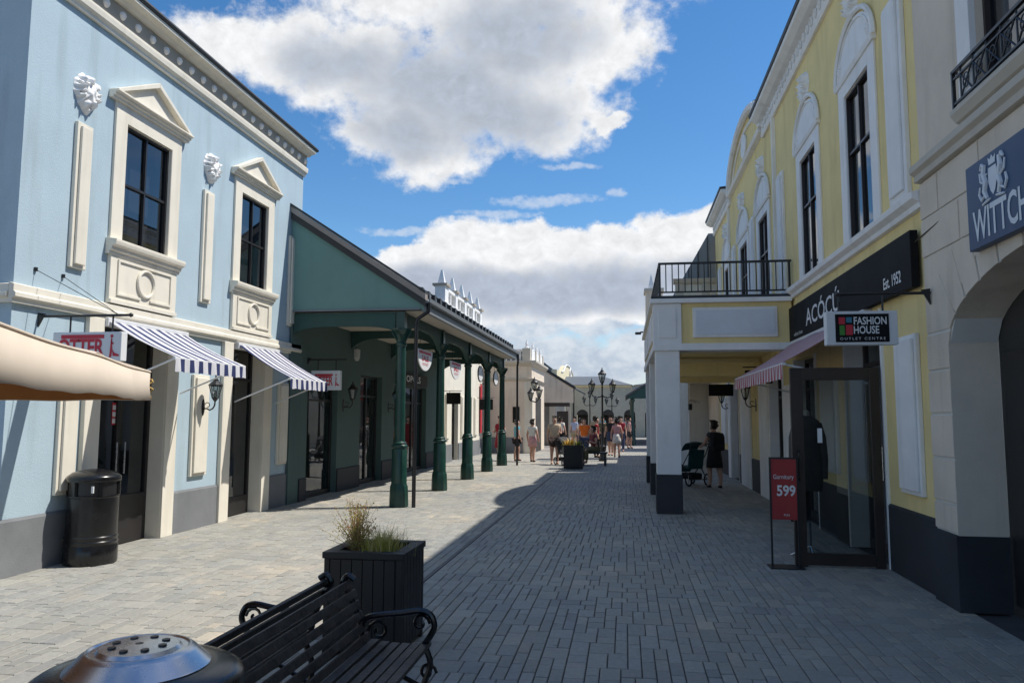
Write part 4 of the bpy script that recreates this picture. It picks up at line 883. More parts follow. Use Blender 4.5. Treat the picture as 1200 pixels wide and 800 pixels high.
def arcade():
    b = thing('balcony_arcade', 'white arcade balcony on square columns with black railing', 'balcony', (.7, 13.5, 0))
    ys = (13.5, 16.7, 19.7); YE = 20.1; X0, X1, XW = .52, .95, 2.62
    for y in ys:
        c = MB().box(X0+.01,X1-.01,y+.01,y+.41,.66,2.78).build('column', 'yellow_white', b, bevel=.008)
        MB().box(X0-.005,X1+.005,y-.005,y+.425,0,.66).build('plinth', 'plinth_dark', c, bevel=.006)
    # beams: front and long side
    MB().box(X0-.03,XW+.20,13.46,13.95,2.78,2.90).build('beam', 'yellow_white', b, bevel=.006)
    MB().box(X0-.03,X1+.02,13.952,YE,2.78,2.90).build('beam', 'yellow_white', b, bevel=.006)
    for y in ys[1:]: MB().box(X1+.022,2.835,y,y+.42,2.5,2.78).build('cross_beam', 'yellow_stucco', b)
    MB().box(X0,XW+.20,13.51,YE-.05,2.902,3.60).build('parapet', 'yellow_stucco', b)
    MB().box(X0-.02,X1+.03,13.48,13.92,2.902,3.598).build('corner_block', 'yellow_white', b, bevel=.006)
    MB().box(X0+.07,X1-.06,13.465,13.479,3.0,3.5).build('corner_panel', 'yellow_white', b, bevel=.004)
    q = MB(FY(13.509)).box(1.17,2.58,0,.035,3.0,3.52).build('sign_panel', 'yellow_white', b, bevel=.008)
    MB(FY(13.474)).box(1.22,2.53,0,.012,3.05,3.47).build('panel_field', 'sign_grey', q)
    fx = FX(X0-.001,-1)
    for u0, u1 in ((14.1,16.5),(16.9,19.4)): MB(fx).box(u0,u1,0,.03,3.0,3.5).build('sign_panel', 'yellow_white', b, bevel=.006)
    MB().box(X0-.07,XW+.20,13.43,YE,3.602,3.68).build('deck_edge', 'yellow_white', b, bevel=.006)
    MB().box(X0-.05,XW+.20,13.45,YE,3.682,3.73).build('deck', 'roof_dark', b)
    r = MB(); r.box(.60,2.84,13.50,13.54,4.29,4.325); r.box(.60,.64,13.541,YE-.1,4.29,4.325); r.box(.60,2.84,13.505,13.535,3.79,3.815); r.box(.605,.635,13.541,YE-.1,3.79,3.815)
    for x in (.62,2.80): r.box(x-.02,x+.02,13.5,13.54,3.732,4.288)
    r.box(.60,.64,YE-.14,YE-.1,3.732,4.288)
    r = r.build('railing', 'black_metal', b)
    n = 20
    for k in range(1, n): x = .62+2.18*k/n; MB().box(x-.009,x+.009,13.512,13.528,3.816,4.289).build('railing_bar', 'black_metal', r)
    y = 13.66
    while y < YE-.16: MB().box(.612,.628,y-.009,y+.009,3.816,4.289).build('railing_bar', 'black_metal', r); y += .118
arcade()

# ================================================================ beige arched building (right foreground)
def beige_building():
    b = thing('shop_building', 'beige rusticated building with wide arch at the right edge', 'building', (2.82, 5.2, 0))
    F = FX(2.82, -1); Y0, Y1 = -4.0, 7.66; ac, aa, ab, zs = 5.2, 1.98, .62, 2.28
    arch = lambda u: zs+ab*math.sqrt(max(0, 1-((u-ac)/aa)**2))
    # rear sheet: joint coloured, with arch; blocks sit proud of it
    def sheet(mb, z0, z1, n0, t):
        n = 28; us = [ac-aa+2*aa*i/n for i in range(n+1)]
        mb.box(ac+aa, Y1, n0-t, n0, z0, z1); mb.box(Y0, ac-aa, n0-t, n0, z0, z1)
        for i in range(n):
            a, c = us[i], us[i+1]; k = len(mb.v)
            mb.add([(a,n0,arch(a)),(c,n0,arch(c)),(c,n0,z1),(a,n0,z1),(a,n0-t,arch(a)),(c,n0-t,arch(c)),(c,n0-t,z1),(a,n0-t,z1)], [(0,1,2,3),(4,7,6,5),(0,4,5,1),(2,6,7,3)])
    m = MB(F); sheet(m, .64, 3.86, 0, .38); m.build('arch_wall', ['joint_white'], b)
    u = MB(F); u.wall(Y0, Y1, 3.86, 8.2, [(4.9,6.38,4.2,6.6)], .3); u.fr = FI; u.box(3.12,10,Y1-.3,Y1,0,8.2); u.build('upper_wall', 'beige_stucco', b)
    # reveal lining of the arch
    n = 28; P = []; 
    for k in range(2):
        nn = .012 if k == 0 else -.385
        P.append([(ac+aa-.006,nn,.64)]+[(ac+(aa-.006)*math.cos(math.pi*i/n),nn,zs+(ab-.006)*math.sin(math.pi*i/n)) for i in range(n+1)]+[(ac-aa+.006,nn,.64)])
    MB(F).grid(P).build('arch_reveal', 'beige_stucco', b)
    # rusticated blocks
    g = .012
    def block(poly): MB(F).prism(poly, .0005, .016).build('stone_block', 'beige_stucco', b, bevel=.004)
    zc = [.645,.90,1.29,1.68,2.07,2.41]
    for a, c in zip(zc[:-1], zc[1:]):
        if c <= zs+.01: block([(ac+aa-.004,a+g),(Y1-.002,a+g),(Y1-.002,c-g),(ac+aa-.004,c-g)])
        else: block([(ac+aa-.004,a+g),(Y1-.002,a+g),(Y1-.002,c-g),(ac+aa*.975,c-g),(ac+aa-.004,zs)])
    for a, c in zip(zc[:-1], zc[1:]):
        if c <= zs+.2: block([(Y0,a+g),(ac-aa+.004,a+g),(ac-aa+.004,min(c,zs)-g),(Y0,min(c,zs)-g)])
    # voussoirs
    N = 15; top = 3.13
    angs = [math.pi*i/N for i in range(N+1)]
    for i in range(N):
        a0, a1 = angs[i]+.012, angs[i+1]-.012; arc = [(ac+aa*math.cos(a0+(a1-a0)*k/4), zs+ab*math.sin(a0+(a1-a0)*k/4)) for k in range(5)]
        def outp(a):
            u = ac+aa*math.cos(a); z = zs+ab*math.sin(a); du = math.cos(a)*ab; dz = math.sin(a)*aa; L = math.hypot(du,dz); du /= L; dz /= L
            t = (top-z)/dz if dz > .12 else 9; t2 = (Y1-.004-u)/du if du > .05 else 9; t3 = (u-(Y0+5))/(-du) if du < -.05 else 9
            t = min(t, t2, t3, .5); return (u+du*t, z+dz*t)
        if i == 0 or i == N-1: continue
        block(arc+[outp(a1), outp(a0)])
    # ashlar courses above the arch
    rows = [(3.145,3.50,.0),(3.51,3.86,.5)]
    for a, c, off in rows:
        u = Y1-.002; first = True
        while u > 2.5:
            w = .82*(off if first and off else 1); first = False; block([(u-w+g,a),(u-g*(u < Y1-.01),a),(u-g*(u < Y1-.01),c-g),(u-w+g,c-g)]); u -= w
    MB(F).prism([(Y1-.002,2.425),(Y1-.002,3.13),(6.3,3.13),(6.9,2.75),(7.15,2.425)], .0006, .009).build('stone_block', 'beige_stucco', b)
    MB(F).profile([(.001,3.862),(.06,3.87),(.06,3.93),(.10,3.96),(.10,4.02),(.06,4.05),(.001,4.08)], Y0, Y1+.0).build('band_course', 'soffit_cream', b, bevel=.004)
    # plinth
    for a, c in ((ac+aa-.0, 7.70),(Y0, ac-aa)):
        MB(F).box(a, c, -.40, .03, 0, .64).build('plinth', 'plinth_dark', b, bevel=.004)
    w = rect_window(b, F, 4.9, 6.38, 4.2, 6.6, .08, 2, (.6,), 'frame_brown'); MB(F).box(6.38,6.62,.001,.05,4.21,6.8).build('surround', 'yellow_white', w); MB(F).box(4.66,4.9,.001,.05,4.21,6.8).build('surround', 'yellow_white', w)
    MB(F).profile([(.001,4.082),(.05,4.10),(.09,4.16),(.09,4.20),(.001,4.20)], 4.5, 6.72).build('balcony_sill', 'soffit_cream', w, bevel=.004)
    r = MB(F); zt, zb, n0 = 4.53, 4.235, .065
    r.box(4.5,6.68,n0-.015,n0+.015,zt-.02,zt+.005); r.box(4.5,6.68,n0-.01,n0+.01,zb,zb+.018); r.box(4.5,6.68,n0-.01,n0+.01,zt-.08,zt-.065)
    for uu in (4.5,6.68): r.box(uu-.012,uu+.012,0,n0+.015,zt-.02,zt+.004); r.box(uu-.012,uu+.012,n0-.014,n0+.014,4.2,zt-.022)
    r = r.build('balcony_railing', 'black_metal', w)
    k = 4.5
    while k < 6.47:
        q = MB(F).tube([(k,n0,zb+.02),(k+.2,n0,zt-.08)], .008, 5).tube([(k+.2,n0+.001,zb+.02),(k,n0+.001,zt-.08)], .008, 5).tube([(k+.2,n0,zb),(k+.2,n0,zt)], .008, 5); q.tube([(k+.1+.05*math.cos(a),n0+.002,(zb+zt)/2-.02+.06*math.sin(a)) for a in [j*.63 for j in range(10)]], .006, 5, closed=True)
        q.build('railing_lattice', 'black_metal', b); k += .23
    # porch behind the arch
    MB().box(3.21,3.24,-4,7.17,0,3.3).build('porch_wall', 'interior_dark', b)
    MB().box(3.20,3.209,6.2,7.1,.1,2.2).build('porch_door', 'frame_dark', b)
    MB().box(2.9,10,Y0,Y1-.31,8.0,8.1).build('roof_deck', 'roof_dark', b)
    MB(F).profile([(.001,7.7),(.1,7.75),(.28,7.95),(.28,8.05),(.001,8.1)], Y0, Y1).build('cornice', 'soffit_cream', b)
    # navy sign with crest
    s = MB(F).box(5.0,6.49,.02,.09,2.955,3.63).build('sign_board', 'sign_navy', b, bevel=.006)
    f = lambda u,n,z: F(6.49-u, n, 2.955+z)
    m = MB(f); text_mb('WITTCHEN', .335, lambda u,n,z: f(.66+u, n, .16+z), .093, mb=m, sx=.64, bold=.006); m.build('lettering', 'sign_grey', s)
    m = MB(f); m.fr = f; C = .80; n0 = .0935
    def pl(q): m.add([(C-.35+a*.9,n0,.47+bb*.9) for a,bb in q], [tuple(range(len(q)))])
    pl([(-.07,.10),(.07,.10),(.075,-.02),(.04,-.10),(0,-.14),(-.04,-.10),(-.075,-.02)])
    pl([(-.055,.12),(.055,.12),(.065,.19),(.03,.165),(0,.20),(-.03,.165),(-.065,.19)])
    for s_ in (-1,1):
        for path, r in (([(.10,-.15),(.14,-.08),(.11,0),(.15,.07),(.13,.15)], .022), ([(.13,.13),(.17,.16),(.20,.12)], .016), ([(.11,-.02),(.20,.02),(.22,.10)], .012), ([(.12,-.1),(.20,-.14),(.24,-.08),(.22,-.02)], .012), ([(.05,-.16),(.12,-.17),(.19,-.18)], .012), ([(.14,.05),(.09,.06)], .012)):
            m.tube([(C-.35+s_*a*.9,n0,.47+bb*.9) for a,bb in path], [r*.7]+[r]*(len(path)-2)+[r*.7], 6)
    m.build('crest', 'sign_grey', s)
beige_building()

t = hanging_box_sign('white framed hanging sign reading FASHION HOUSE on black', 1.86, 2.49, 7.5, 2.31, 2.625, 2.79, 2.80, 1.98, 'a')
def fashion(t):
    f = lambda u,n,z: (2.175+u, 7.45-n, 2.467+z)
    m = MB(f); m.box(-.235,.235,0,.006,-.13,.13); m.build('sign_face', 'sign_black', t)
    m = MB(f); text_mb('FASHION', .098, lambda u,n,z: f(.070+u,n,.062+z), .009, mb=m, sx=.72, bold=.002); m.build('lettering', 'sign_white', t); m = MB(f); text_mb('HOUSE', .098, lambda u,n,z: f(.034+u,n,-.022+z), .009, mb=m, sx=.72, bold=.002); m.build('lettering', 'sign_white', t); m = MB(f); text_mb('OUTLET CENTRE', .035, lambda u,n,z: f(0+u,n,-.10+z), .009, mb=m, sx=1.1, spacing=1.45)
    m.build('lettering', 'sign_white', t)
    for x, z, w, h, c in ((-.205,.035,.055,.065,'sign_red'),(-.14,.05,.05,.05,'sign_teal'),(-.20,-.065,.045,.09,'sign_green'),(-.145,-.065,.06,.095,'sign_red')): MB(f).box(x,x+w,.006,.010,z,z+h).build('emblem_square', c, t)
fashion(t)
# ================================================================ right side beyond the yellow building
mat('metal_blue', (.22, .25, .28), .5, var=.1)
def right_far():
    b = thing('shop_building', 'cream building with grey metal gable beyond the balcony', 'building', (1.4, 25, 0)); g = FY(24.6)
    MB().box(2.95,9,24.6,28.4,0,2.79).build('lower_wall', 'beige_stucco', b); MB().box(1.55,9,24.6,28.4,2.8,4.05).build('wall', 'beige_stucco', b)
    for y in (24.62,27.9): MB().box(1.6,1.95,y,y+.4,0,2.8).build('column', 'yellow_white', b)
    MB(g).profile([(.001,3.9),(.12,3.95),(.2,4.06),(.001,4.12)], 1.5, 9).build('cornice', 'soffit_cream', b)
    MB(g).box(1.62,3.4,-.3,0,4.12,5.95).build('parapet', 'cream_paint', b)
    for x in (1.75,2.55,3.3): MB(g).box(x-.12,x+.12,.001,.05,4.14,5.9).build('parapet_pier', 'soffit_cream', b)
    MB(g).profile([(.001,5.8),(.1,5.85),(.16,5.97),(.001,6.0)], 1.55, 3.4).build('cornice', 'soffit_cream', b)
    MB().add([(1.45,24.7,5.3),(2.68,24.7,7.45),(4.5,24.7,7.45),(4.5,24.7,5.3),(1.45,28,5.3),(2.68,28,7.45),(4.5,28,7.45),(4.5,28,5.3)], [(0,1,2,3),(7,6,5,4),(0,4,5,1),(1,5,6,2),(2,6,7,3),(3,7,4,0)]).build('metal_roof', 'metal_blue', b)
    for k in range(9):
        x = 1.75+.3*k; z = min(7.4, 5.32+(x-1.45)*1.748); MB().box(x-.012,x+.012,24.67,24.7,5.98,max(6.0,z-.02)).build('roof_seam', 'roof_dark', b)
    t = thing('gate_tower', 'slender cream gate pier with pinnacle beside the balcony railing', 'tower', (1, 30.7, 0))
    MB().box(.86,1.5,30.5,31.5,0,6.55).build('shaft', 'beige_stucco', t); MB().box(.80,1.56,30.44,31.56,6.55,6.68).build('cap', 'soffit_cream', t); MB().box(.82,1.54,30.46,31.54,4.3,4.42).build('band', 'soffit_cream', t)
    MB().add([(.95,30.6,6.68),(1.2,30.6,6.68),(1.2,30.85,6.68),(.95,30.85,6.68),(1.075,30.725,7.3)], [(0,1,2,3),(0,1,4),(1,2,4),(2,3,4),(3,0,4)]).build('pinnacle', 'white_plaster', t)
    t = thing('security_camera', 'small dark camera arm on the gate pier high beside the sky', 'camera', (.6, 30.4, 4.2)); MB().tube([(.86,30.6,4.95),(.62,30.6,4.95)], .03, 6).build('arm', 'black_metal', t); MB().box(.42,.66,30.5,30.7,4.86,4.95).build('housing', 'black_metal', t, bevel=.02)
    c = thing('canopy_pavilion', 'dark green canopy pavilion far up the right side', 'pavilion', (1, 45, 0)); g = FY(45.0)
    MB(g).prism([(.15,2.66),(3.6,2.66),(3.6,4.9),(.15,2.78)], -.1, 0).build('gable', 'green_beam', c)
    MB().add([(.05,44.9,2.78),(.05,57,2.78),(3.6,57,4.95),(3.6,44.9,4.95)], [(0,1,2,3)]).build('roof', 'slate_roof', c, solid=.08)
    for y in (45.1,48.8,52.5,56.2):
        q = MB().lathe([(.17,0),(.16,.4),(.12,.45),(.11,1.1),(.08,1.15),(.075,2.4),(.16,2.6),(.08,2.66)], (.42,y), 10).build('column', 'green_iron', c, smooth=True)
    MB().box(3.2,3.6,45.2,57,0,4.6).build('shop_wall', 'interior_grey', c)
    s = thing('shop_building', 'cream shop wall seen through the arcade past the gate pier', 'building', (2.9, 39, 0))
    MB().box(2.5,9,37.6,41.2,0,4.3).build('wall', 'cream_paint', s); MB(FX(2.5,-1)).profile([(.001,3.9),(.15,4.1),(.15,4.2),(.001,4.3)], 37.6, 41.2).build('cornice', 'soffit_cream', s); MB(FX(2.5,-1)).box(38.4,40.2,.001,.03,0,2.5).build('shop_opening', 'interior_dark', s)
    p = thing('shop_building', 'narrow cream shop with pilasters seen through the arcade', 'building', (2.2, 28.5, 0)); f = FX(2.3,-1)
    MB().box(2.3,9,28.42,33.9,0,4.0).build('wall', 'cream_paint', p)
    for u in (28.7,30.2,31.7,33.2): MB(f).box(u-.14,u+.14,.001,.06,0,3.4).build('pilaster', 'soffit_cream', p)
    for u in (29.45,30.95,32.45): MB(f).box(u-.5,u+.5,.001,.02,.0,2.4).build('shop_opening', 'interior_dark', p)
    MB(f).profile([(.001,3.7),(.14,3.8),(.14,3.95),(.001,4.0)], 28.42, 33.9).build('cornice', 'soffit_cream', p)
right_far()
wall_box_sign('dark projecting sign hanging in the shaded arcade', FX(2.86,-1), 20.6, 2.18, .62, .3, 'sign_black')
wall_box_sign('black blank projecting sign under the arcade beam', FX(2.86,-1), 15.2, 2.28, .5, .25, 'sign_black')
awning('pale striped awning seen through the arcade', FX(2.3,-1), 29.0, 31.5, .95, 2.7, 2.2, .18, 'stripe_red', 1.9)

# ================================================================ street furniture, foreground
def double_bench():
    def iron_end(t, y, s, X):       # cast iron side frame at y, s=+1 faces +x
        x = lambda q: X+s*q
        m = MB(); r = .017
        m.tube(smooth([(x(.03),y,.765),(x(-.005),y,.785),(x(-.03),y,.765),(x(-.035),y,.735),(x(-.005),y,.70),(x(.05),y,.58),(x(.08),y,.46),(x(.10),y,.42)]), r, 8)           # back post with rolled top
        m.tube(smooth([(x(.065),y,.50),(x(.10),y,.565),(x(.18),y,.585),(x(.30),y,.60),(x(.40),y,.615),(x(.455),y,.595),(x(.475),y,.54),(x(.455),y,.49),(x(.42),y,.44)]), r, 8)    # arm
        m.tube([(x(.10),y,.42),(x(.26),y,.40),(x(.43),y,.425)], r, 8)
        m.tube(smooth([(x(.43),y,.425),(x(.455),y,.34),(x(.42),y,.22),(x(.44),y,.08),(x(.49),y,.01)]), r, 8)
        m.tube(smooth([(x(.10),y,.42),(x(.06),y,.30),(x(.075),y,.16),(x(.02),y,.01)]), r, 8)
        m.tube([(x(.09),y,.22),(x(.25),y,.30),(x(.42),y,.22)], r*.8, 7)
        for cx, cz, rr, d in ((.40,.55,.05,1),(.17,.50,.06,-1),(.44,.30,.05,1),(.26,.36,.035,1)):
            m.tube([(x(cx+d*rr*(1-k/16)*math.cos(k*.55)),y,cz+rr*(1-k/16)*math.sin(k*.55)) for k in range(14)], .009, 6)
        m.build('end_frame', 'black_gloss', t, smooth=True)
    for s, X, lab in ((1, -1.49, 'black slatted bench facing the shaded street, right of the pair'), (-1, -1.63, 'black slatted bench facing the sunlit shops, left of the pair')):
        t = thing('bench', lab, 'bench', (X, 3.4, 0), 'back to back benches')
        for y in (2.66, 4.10): iron_end(t, y, s, X)
        x = lambda q: X+s*q
        A, B = Vector((x(-.022), 0, .735)), Vector((x(.075), 0, .455)); d = (B-A).normalized(); nrm = Vector((s*abs(d.z), 0, s*0))
        nn = Vector((-d.z, 0, d.x)); 
        if nn.x*s < 0: nn = -nn
        for k in range(6):
            c = A.lerp(B, (k+.0)/5); h, w = .021, .009; y0, y1 = 2.60, 4.14
            vs = []
            for y in (y0, y1):
                for a, bb in ((-h,-w),(h,-w),(h,w),(-h,w)): v = c+d*a+nn*(bb+.024); vs.append((v.x, y, v.z))
            MB().add(vs, [(0,1,2,3),(7,6,5,4),(0,4,5,1),(1,5,6,2),(2,6,7,3),(3,7,4,0)]).build('back_slat', 'wood_slat', t, bevel=.004)
        for k in range(6):
            q = .115+.058*k; z = .437-.014*math.sin(math.pi*k/5)
            MB().box(min(x(q),x(q+.046)), max(x(q),x(q+.046)), 2.60, 4.14, z-.010, z+.012).build('seat_slat', 'wood_slat', t, bevel=.004)
double_bench()

def litter_bin(label, x, y, h, r, ash):
    t = thing('litter_bin', label, 'bin', (x, y, 0)); s = h/1.0
    P = [(r*.97,0),(r,.02*s),(r,.19*s),(r*.975,.20*s),(r*.975,.215*s),(r*1.0,.225*s),(r*1.0,.24*s),(r*.965,.25*s),(r*.965,.265*s),(r*.99,.275*s),(r*.99,.29*s),(r*.955,.30*s),(r*.955,.70*s),(r*.985,.71*s),(r*.985,.725*s),(r*.93,.73*s)]
    MB().lathe(P, (x,y), 40).build('body', 'black_gloss', t, smooth=True)
    if not ash:
        MB().lathe([(r*.90,.728*s),(r*.90,.872*s)], (x,y), 32).build('throat', 'black_metal', t, smooth=True)
        MB().lathe([(r*1.0,.87*s),(r*1.01,.89*s),(r*1.01,.915*s),(r*.97,.93*s),(r*.80,.965*s),(r*.45,.99*s),(r*.12,1.0*s),(.001,1.0*s)], (x,y), 40).build('lid', 'black_gloss', t, smooth=True)
        for a in range(6):
            th = a*math.pi/3+.4; MB().tube([(x+r*.93*math.cos(th),y+r*.93*math.sin(th),.725*s),(x+r*.93*math.cos(th),y+r*.93*math.sin(th),.875*s)], .022, 6).build('lid_post', 'black_gloss', t)
        a = -.95; MB().box(x+r*.955*math.cos(a)-.012,x+r*.955*math.cos(a)+.012,y+r*.98*math.sin(a)-.012,y+r*.98*math.sin(a)+.004,.76*s,.83*s).build('tag_plate', 'sign_white', t)
        a = -2.2; MB().tube([(x+r*.97*math.cos(a),y+r*.97*math.sin(a),.245*s),(x+r*1.08*math.cos(a),y+r*1.08*math.sin(a),.25*s),(x+r*1.06*math.cos(a+.1),y+r*1.06*math.sin(a+.1),.29*s)], .012, 6).build('latch', 'black_metal', t)
    else:
        MB().lathe([(r*.90,.728*s),(r*.90,.80*s)], (x,y), 32).build('throat', 'black_metal', t, smooth=True)
        MB().lathe([(r*.985,.795*s),(r*1.02,.82*s),(r*1.02,.85*s),(r*.99,.875*s),(r*.9,.893*s),(r*.72,.905*s),(r*.66,.905*s)], (x,y), 56).build('lid', 'black_gloss', t, smooth=True)
        c = MB().lathe([(r*.675,.90*s),(r*.68,.908*s),(r*.66,.913*s),(r*.54,.95*s),(r*.49,.962*s),(r*.475,.962*s),(r*.455,.957*s),(r*.40,.957*s),(r*.37,.968*s),(.02,.974*s),(.001,.974*s)], (x,y), 64).build('ash_tray', 'chrome', t, smooth=True)
        for k in range(9):
            a = k*2*math.pi/8; rr = r*.25 if k < 8 else 0; cx, cy = x+rr*math.cos(a), y+rr*math.sin(a)
            z = .9735*s; MB().lathe([(r*.040,z-.006),(r*.040,z-.0015+.0025),(r*.002,z+.0008)], (cx,cy), 14).build('ash_hole', 'black_metal', c)
    return t
litter_bin('black round litter bin with domed lid beside the blue shop door', -5.952, 8.02, 1.04, .276, False)
litter_bin('black bin with polished steel ashtray top beside the bench', -1.50, 2.27, .97, .31, True)

def leaf_blades(name, t, pts, mats, rnd, h0, h1, lean, w=.006, n=100, heads=0):
    """upright grass blades rooted round a point"""
    mb = MB()
    for k in range(n):
        a = rnd.uniform(0, 6.283); r = abs(rnd.gauss(0, pts[2])); x, y = pts[0]+r*math.cos(a), pts[1]+r*math.sin(a)
        h = rnd.uniform(h0, h1); b = a+rnd.uniform(-.8,.8); L = lean*rnd.uniform(.3,1.3)*h; wv = Vector((-math.sin(b), math.cos(b), 0))*w*rnd.uniform(.6,1.2); P = []
        for i in range(5):
            q = i/4; c = Vector((x+math.cos(b)*L*q*q, y+math.sin(b)*L*q*q, pts[3]+h*(q-.12*q*q*lean*2)))
            P.append([tuple(c-wv*(1-q*.95)), tuple(c+wv*(1-q*.95))])
        mb.grid(P, rnd.randrange(len(mats)))
    return mb.build(name, mats, t)
cloth_mat('grass_green', (.46, .46, .09), .45); cloth_mat('grass_straw', (.66, .57, .25), .45); cloth_mat('grass_rust', (.52, .27, .14), .4); mat('petal_yellow', (.75, .42, .02), .6); mat('leaf_dark', (.06, .11, .03), .6)
def planter(label, x0, x1, y0, y1, h):
    t = thing('planter_box', label, 'planter', ((x0+x1)/2, (y0+y1)/2, 0), 'black box planters')
    e = .035
    for a, c, d, f in ((x0+.02,x1-.02,y0+.02,y0+.04),(x0+.02,x1-.02,y1-.04,y1-.02),(x0+.02,x0+.04,y0+.04,y1-.04),(x1-.04,x1-.02,y0+.04,y1-.04)):
        MB().box(a,c,d,f,.03,h-.045).build('side_panel', 'planter_black', t)
    for x in (x0+.012, x1-.052):
        for y in (y0+.012, y1-.052): MB().box(x,x+.04,y,y+.04,0,h-.046).build('corner_post', 'planter_black', t, bevel=.003)
    n = 6
    for k in range(n):
        a = x0+.06+(x1-x0-.12)*k/n; w = (x1-x0-.12)/n-.006
        MB().box(a,a+w,y0+.011,y0+.02,.05,h-.05).build('front_board', 'planter_black', t, bevel=.002); a2 = y0+.06+(y1-y0-.12)*k/n; MB().box(x1-.02,x1-.011,a2,a2+w,.05,h-.05).build('side_board', 'planter_black', t, bevel=.002)
    m = .09
    for a, c, d, f in ((x0,x1,y0,y0+m),(x0,x1,y1-m,y1),(x0,x0+m,y0+m,y1-m),(x1-m,x1,y0+m,y1-m)): MB().box(a,c,d,f,h-.045,h).build('rim', 'planter_black', t, bevel=.005)
    MB().box(x0+.045,x1-.045,y0+.045,y1-.045,h-.08,h-.055).build('soil', 'soil', t)
    return t
mat('planter_black', (.010, .010, .011), .5, var=.25, scale=9, bump=.08, bscale=30)
planter('black panelled box planter right behind the bench', -2.11, -1.52, 5.24, 5.84, .70)
rnd = random.Random(11)
def tuft(name, label, cx, cy, z, specs):
    t = thing(name, label, 'plant', (cx, cy, z))
    for nm, dx, dy, sp, h0, h1, lean, w, n, mts in specs: struct(leaf_blades(nm, t, (cx+dx, cy+dy, sp, z), mts, rnd, h0, h1, lean, w, n), 'stuff')
    return t
tuft('ornamental_grass', 'short green and straw grass in the near planter', -1.74, 5.48, .64, (('blades', 0, 0, .09, .10, .22, .5, .0045, 480, ['grass_green','grass_straw','grass_green']),('blades', -.03, .05, .08, .12, .26, .5, .003, 260, ['grass_straw'])))
def dry_shrub():
    t = thing('dry_shrub', 'dry rusty brown flowering shrub in the near planter', 'plant', (-1.98, 5.55, .64)); m = MB(); f = MB(); rr = random.Random(4)
    for k in range(70):
        a = rr.uniform(0, 6.283); sp = rr.uniform(.03,.19)*(1.9 if k < 9 else 1); h = rr.uniform(.16,.40)*(.8 if k < 9 else 1); P = []
        for i in range(6):
            q = i/5; P.append((-1.96+math.cos(a)*sp*q**1.3+rr.uniform(-.006,.006), 5.52+math.sin(a)*sp*q**1.3*.8+rr.uniform(-.006,.006), .64+h*q))
        m.tube(P, [.0028,.0025,.002,.0018,.0014,.001], 4, rr.randrange(2))
        for j in range(34 if k >= 9 else 10):
            q = rr.uniform(.3,1.0); i = min(4, int(q*5)); c = Vector(P[i]).lerp(Vector(P[i+1]), q*5-i)+Vector((rr.gauss(0,.013),rr.gauss(0,.013),rr.gauss(0,.012)))
            d1 = Vector((rr.gauss(0,1),rr.gauss(0,1),rr.gauss(0,1))).normalized()*rr.uniform(.004,.010); d2 = d1.orthogonal().normalized()*rr.uniform(.003,.006)
            f.add([tuple(c-d1),tuple(c+d2),tuple(c+d1),tuple(c-d2)], [(0,1,2,3)], rr.randrange(3))
    m.build('stems', ['grass_straw','grass_rust'], t); struct(f.build('seed_heads', ['grass_rust','grass_straw','grass_green'], t), 'stuff')
dry_shrub()
planter('black box planter with yellow flowers far up the street', -1.93, -1.33, 24.2, 24.8, .74)
tuft('flower_bush', 'yellow flowers in the far black planter', -1.75, 24.5, .68, (('blades', 0, 0, .12, .12, .34, .5, .02, 130, ['petal_yellow','grass_straw','petal_yellow']),('blades', 0, 0, .16, .05, .2, .5, .02, 90, ['leaf_dark'])))
tuft('leafy_bush', 'small green leafy bush beside the yellow flowers', -1.48, 24.5, .68, (('blades', 0, 0, .08, .10, .26, .5, .02, 130, ['leaf_dark','grass_green']),))

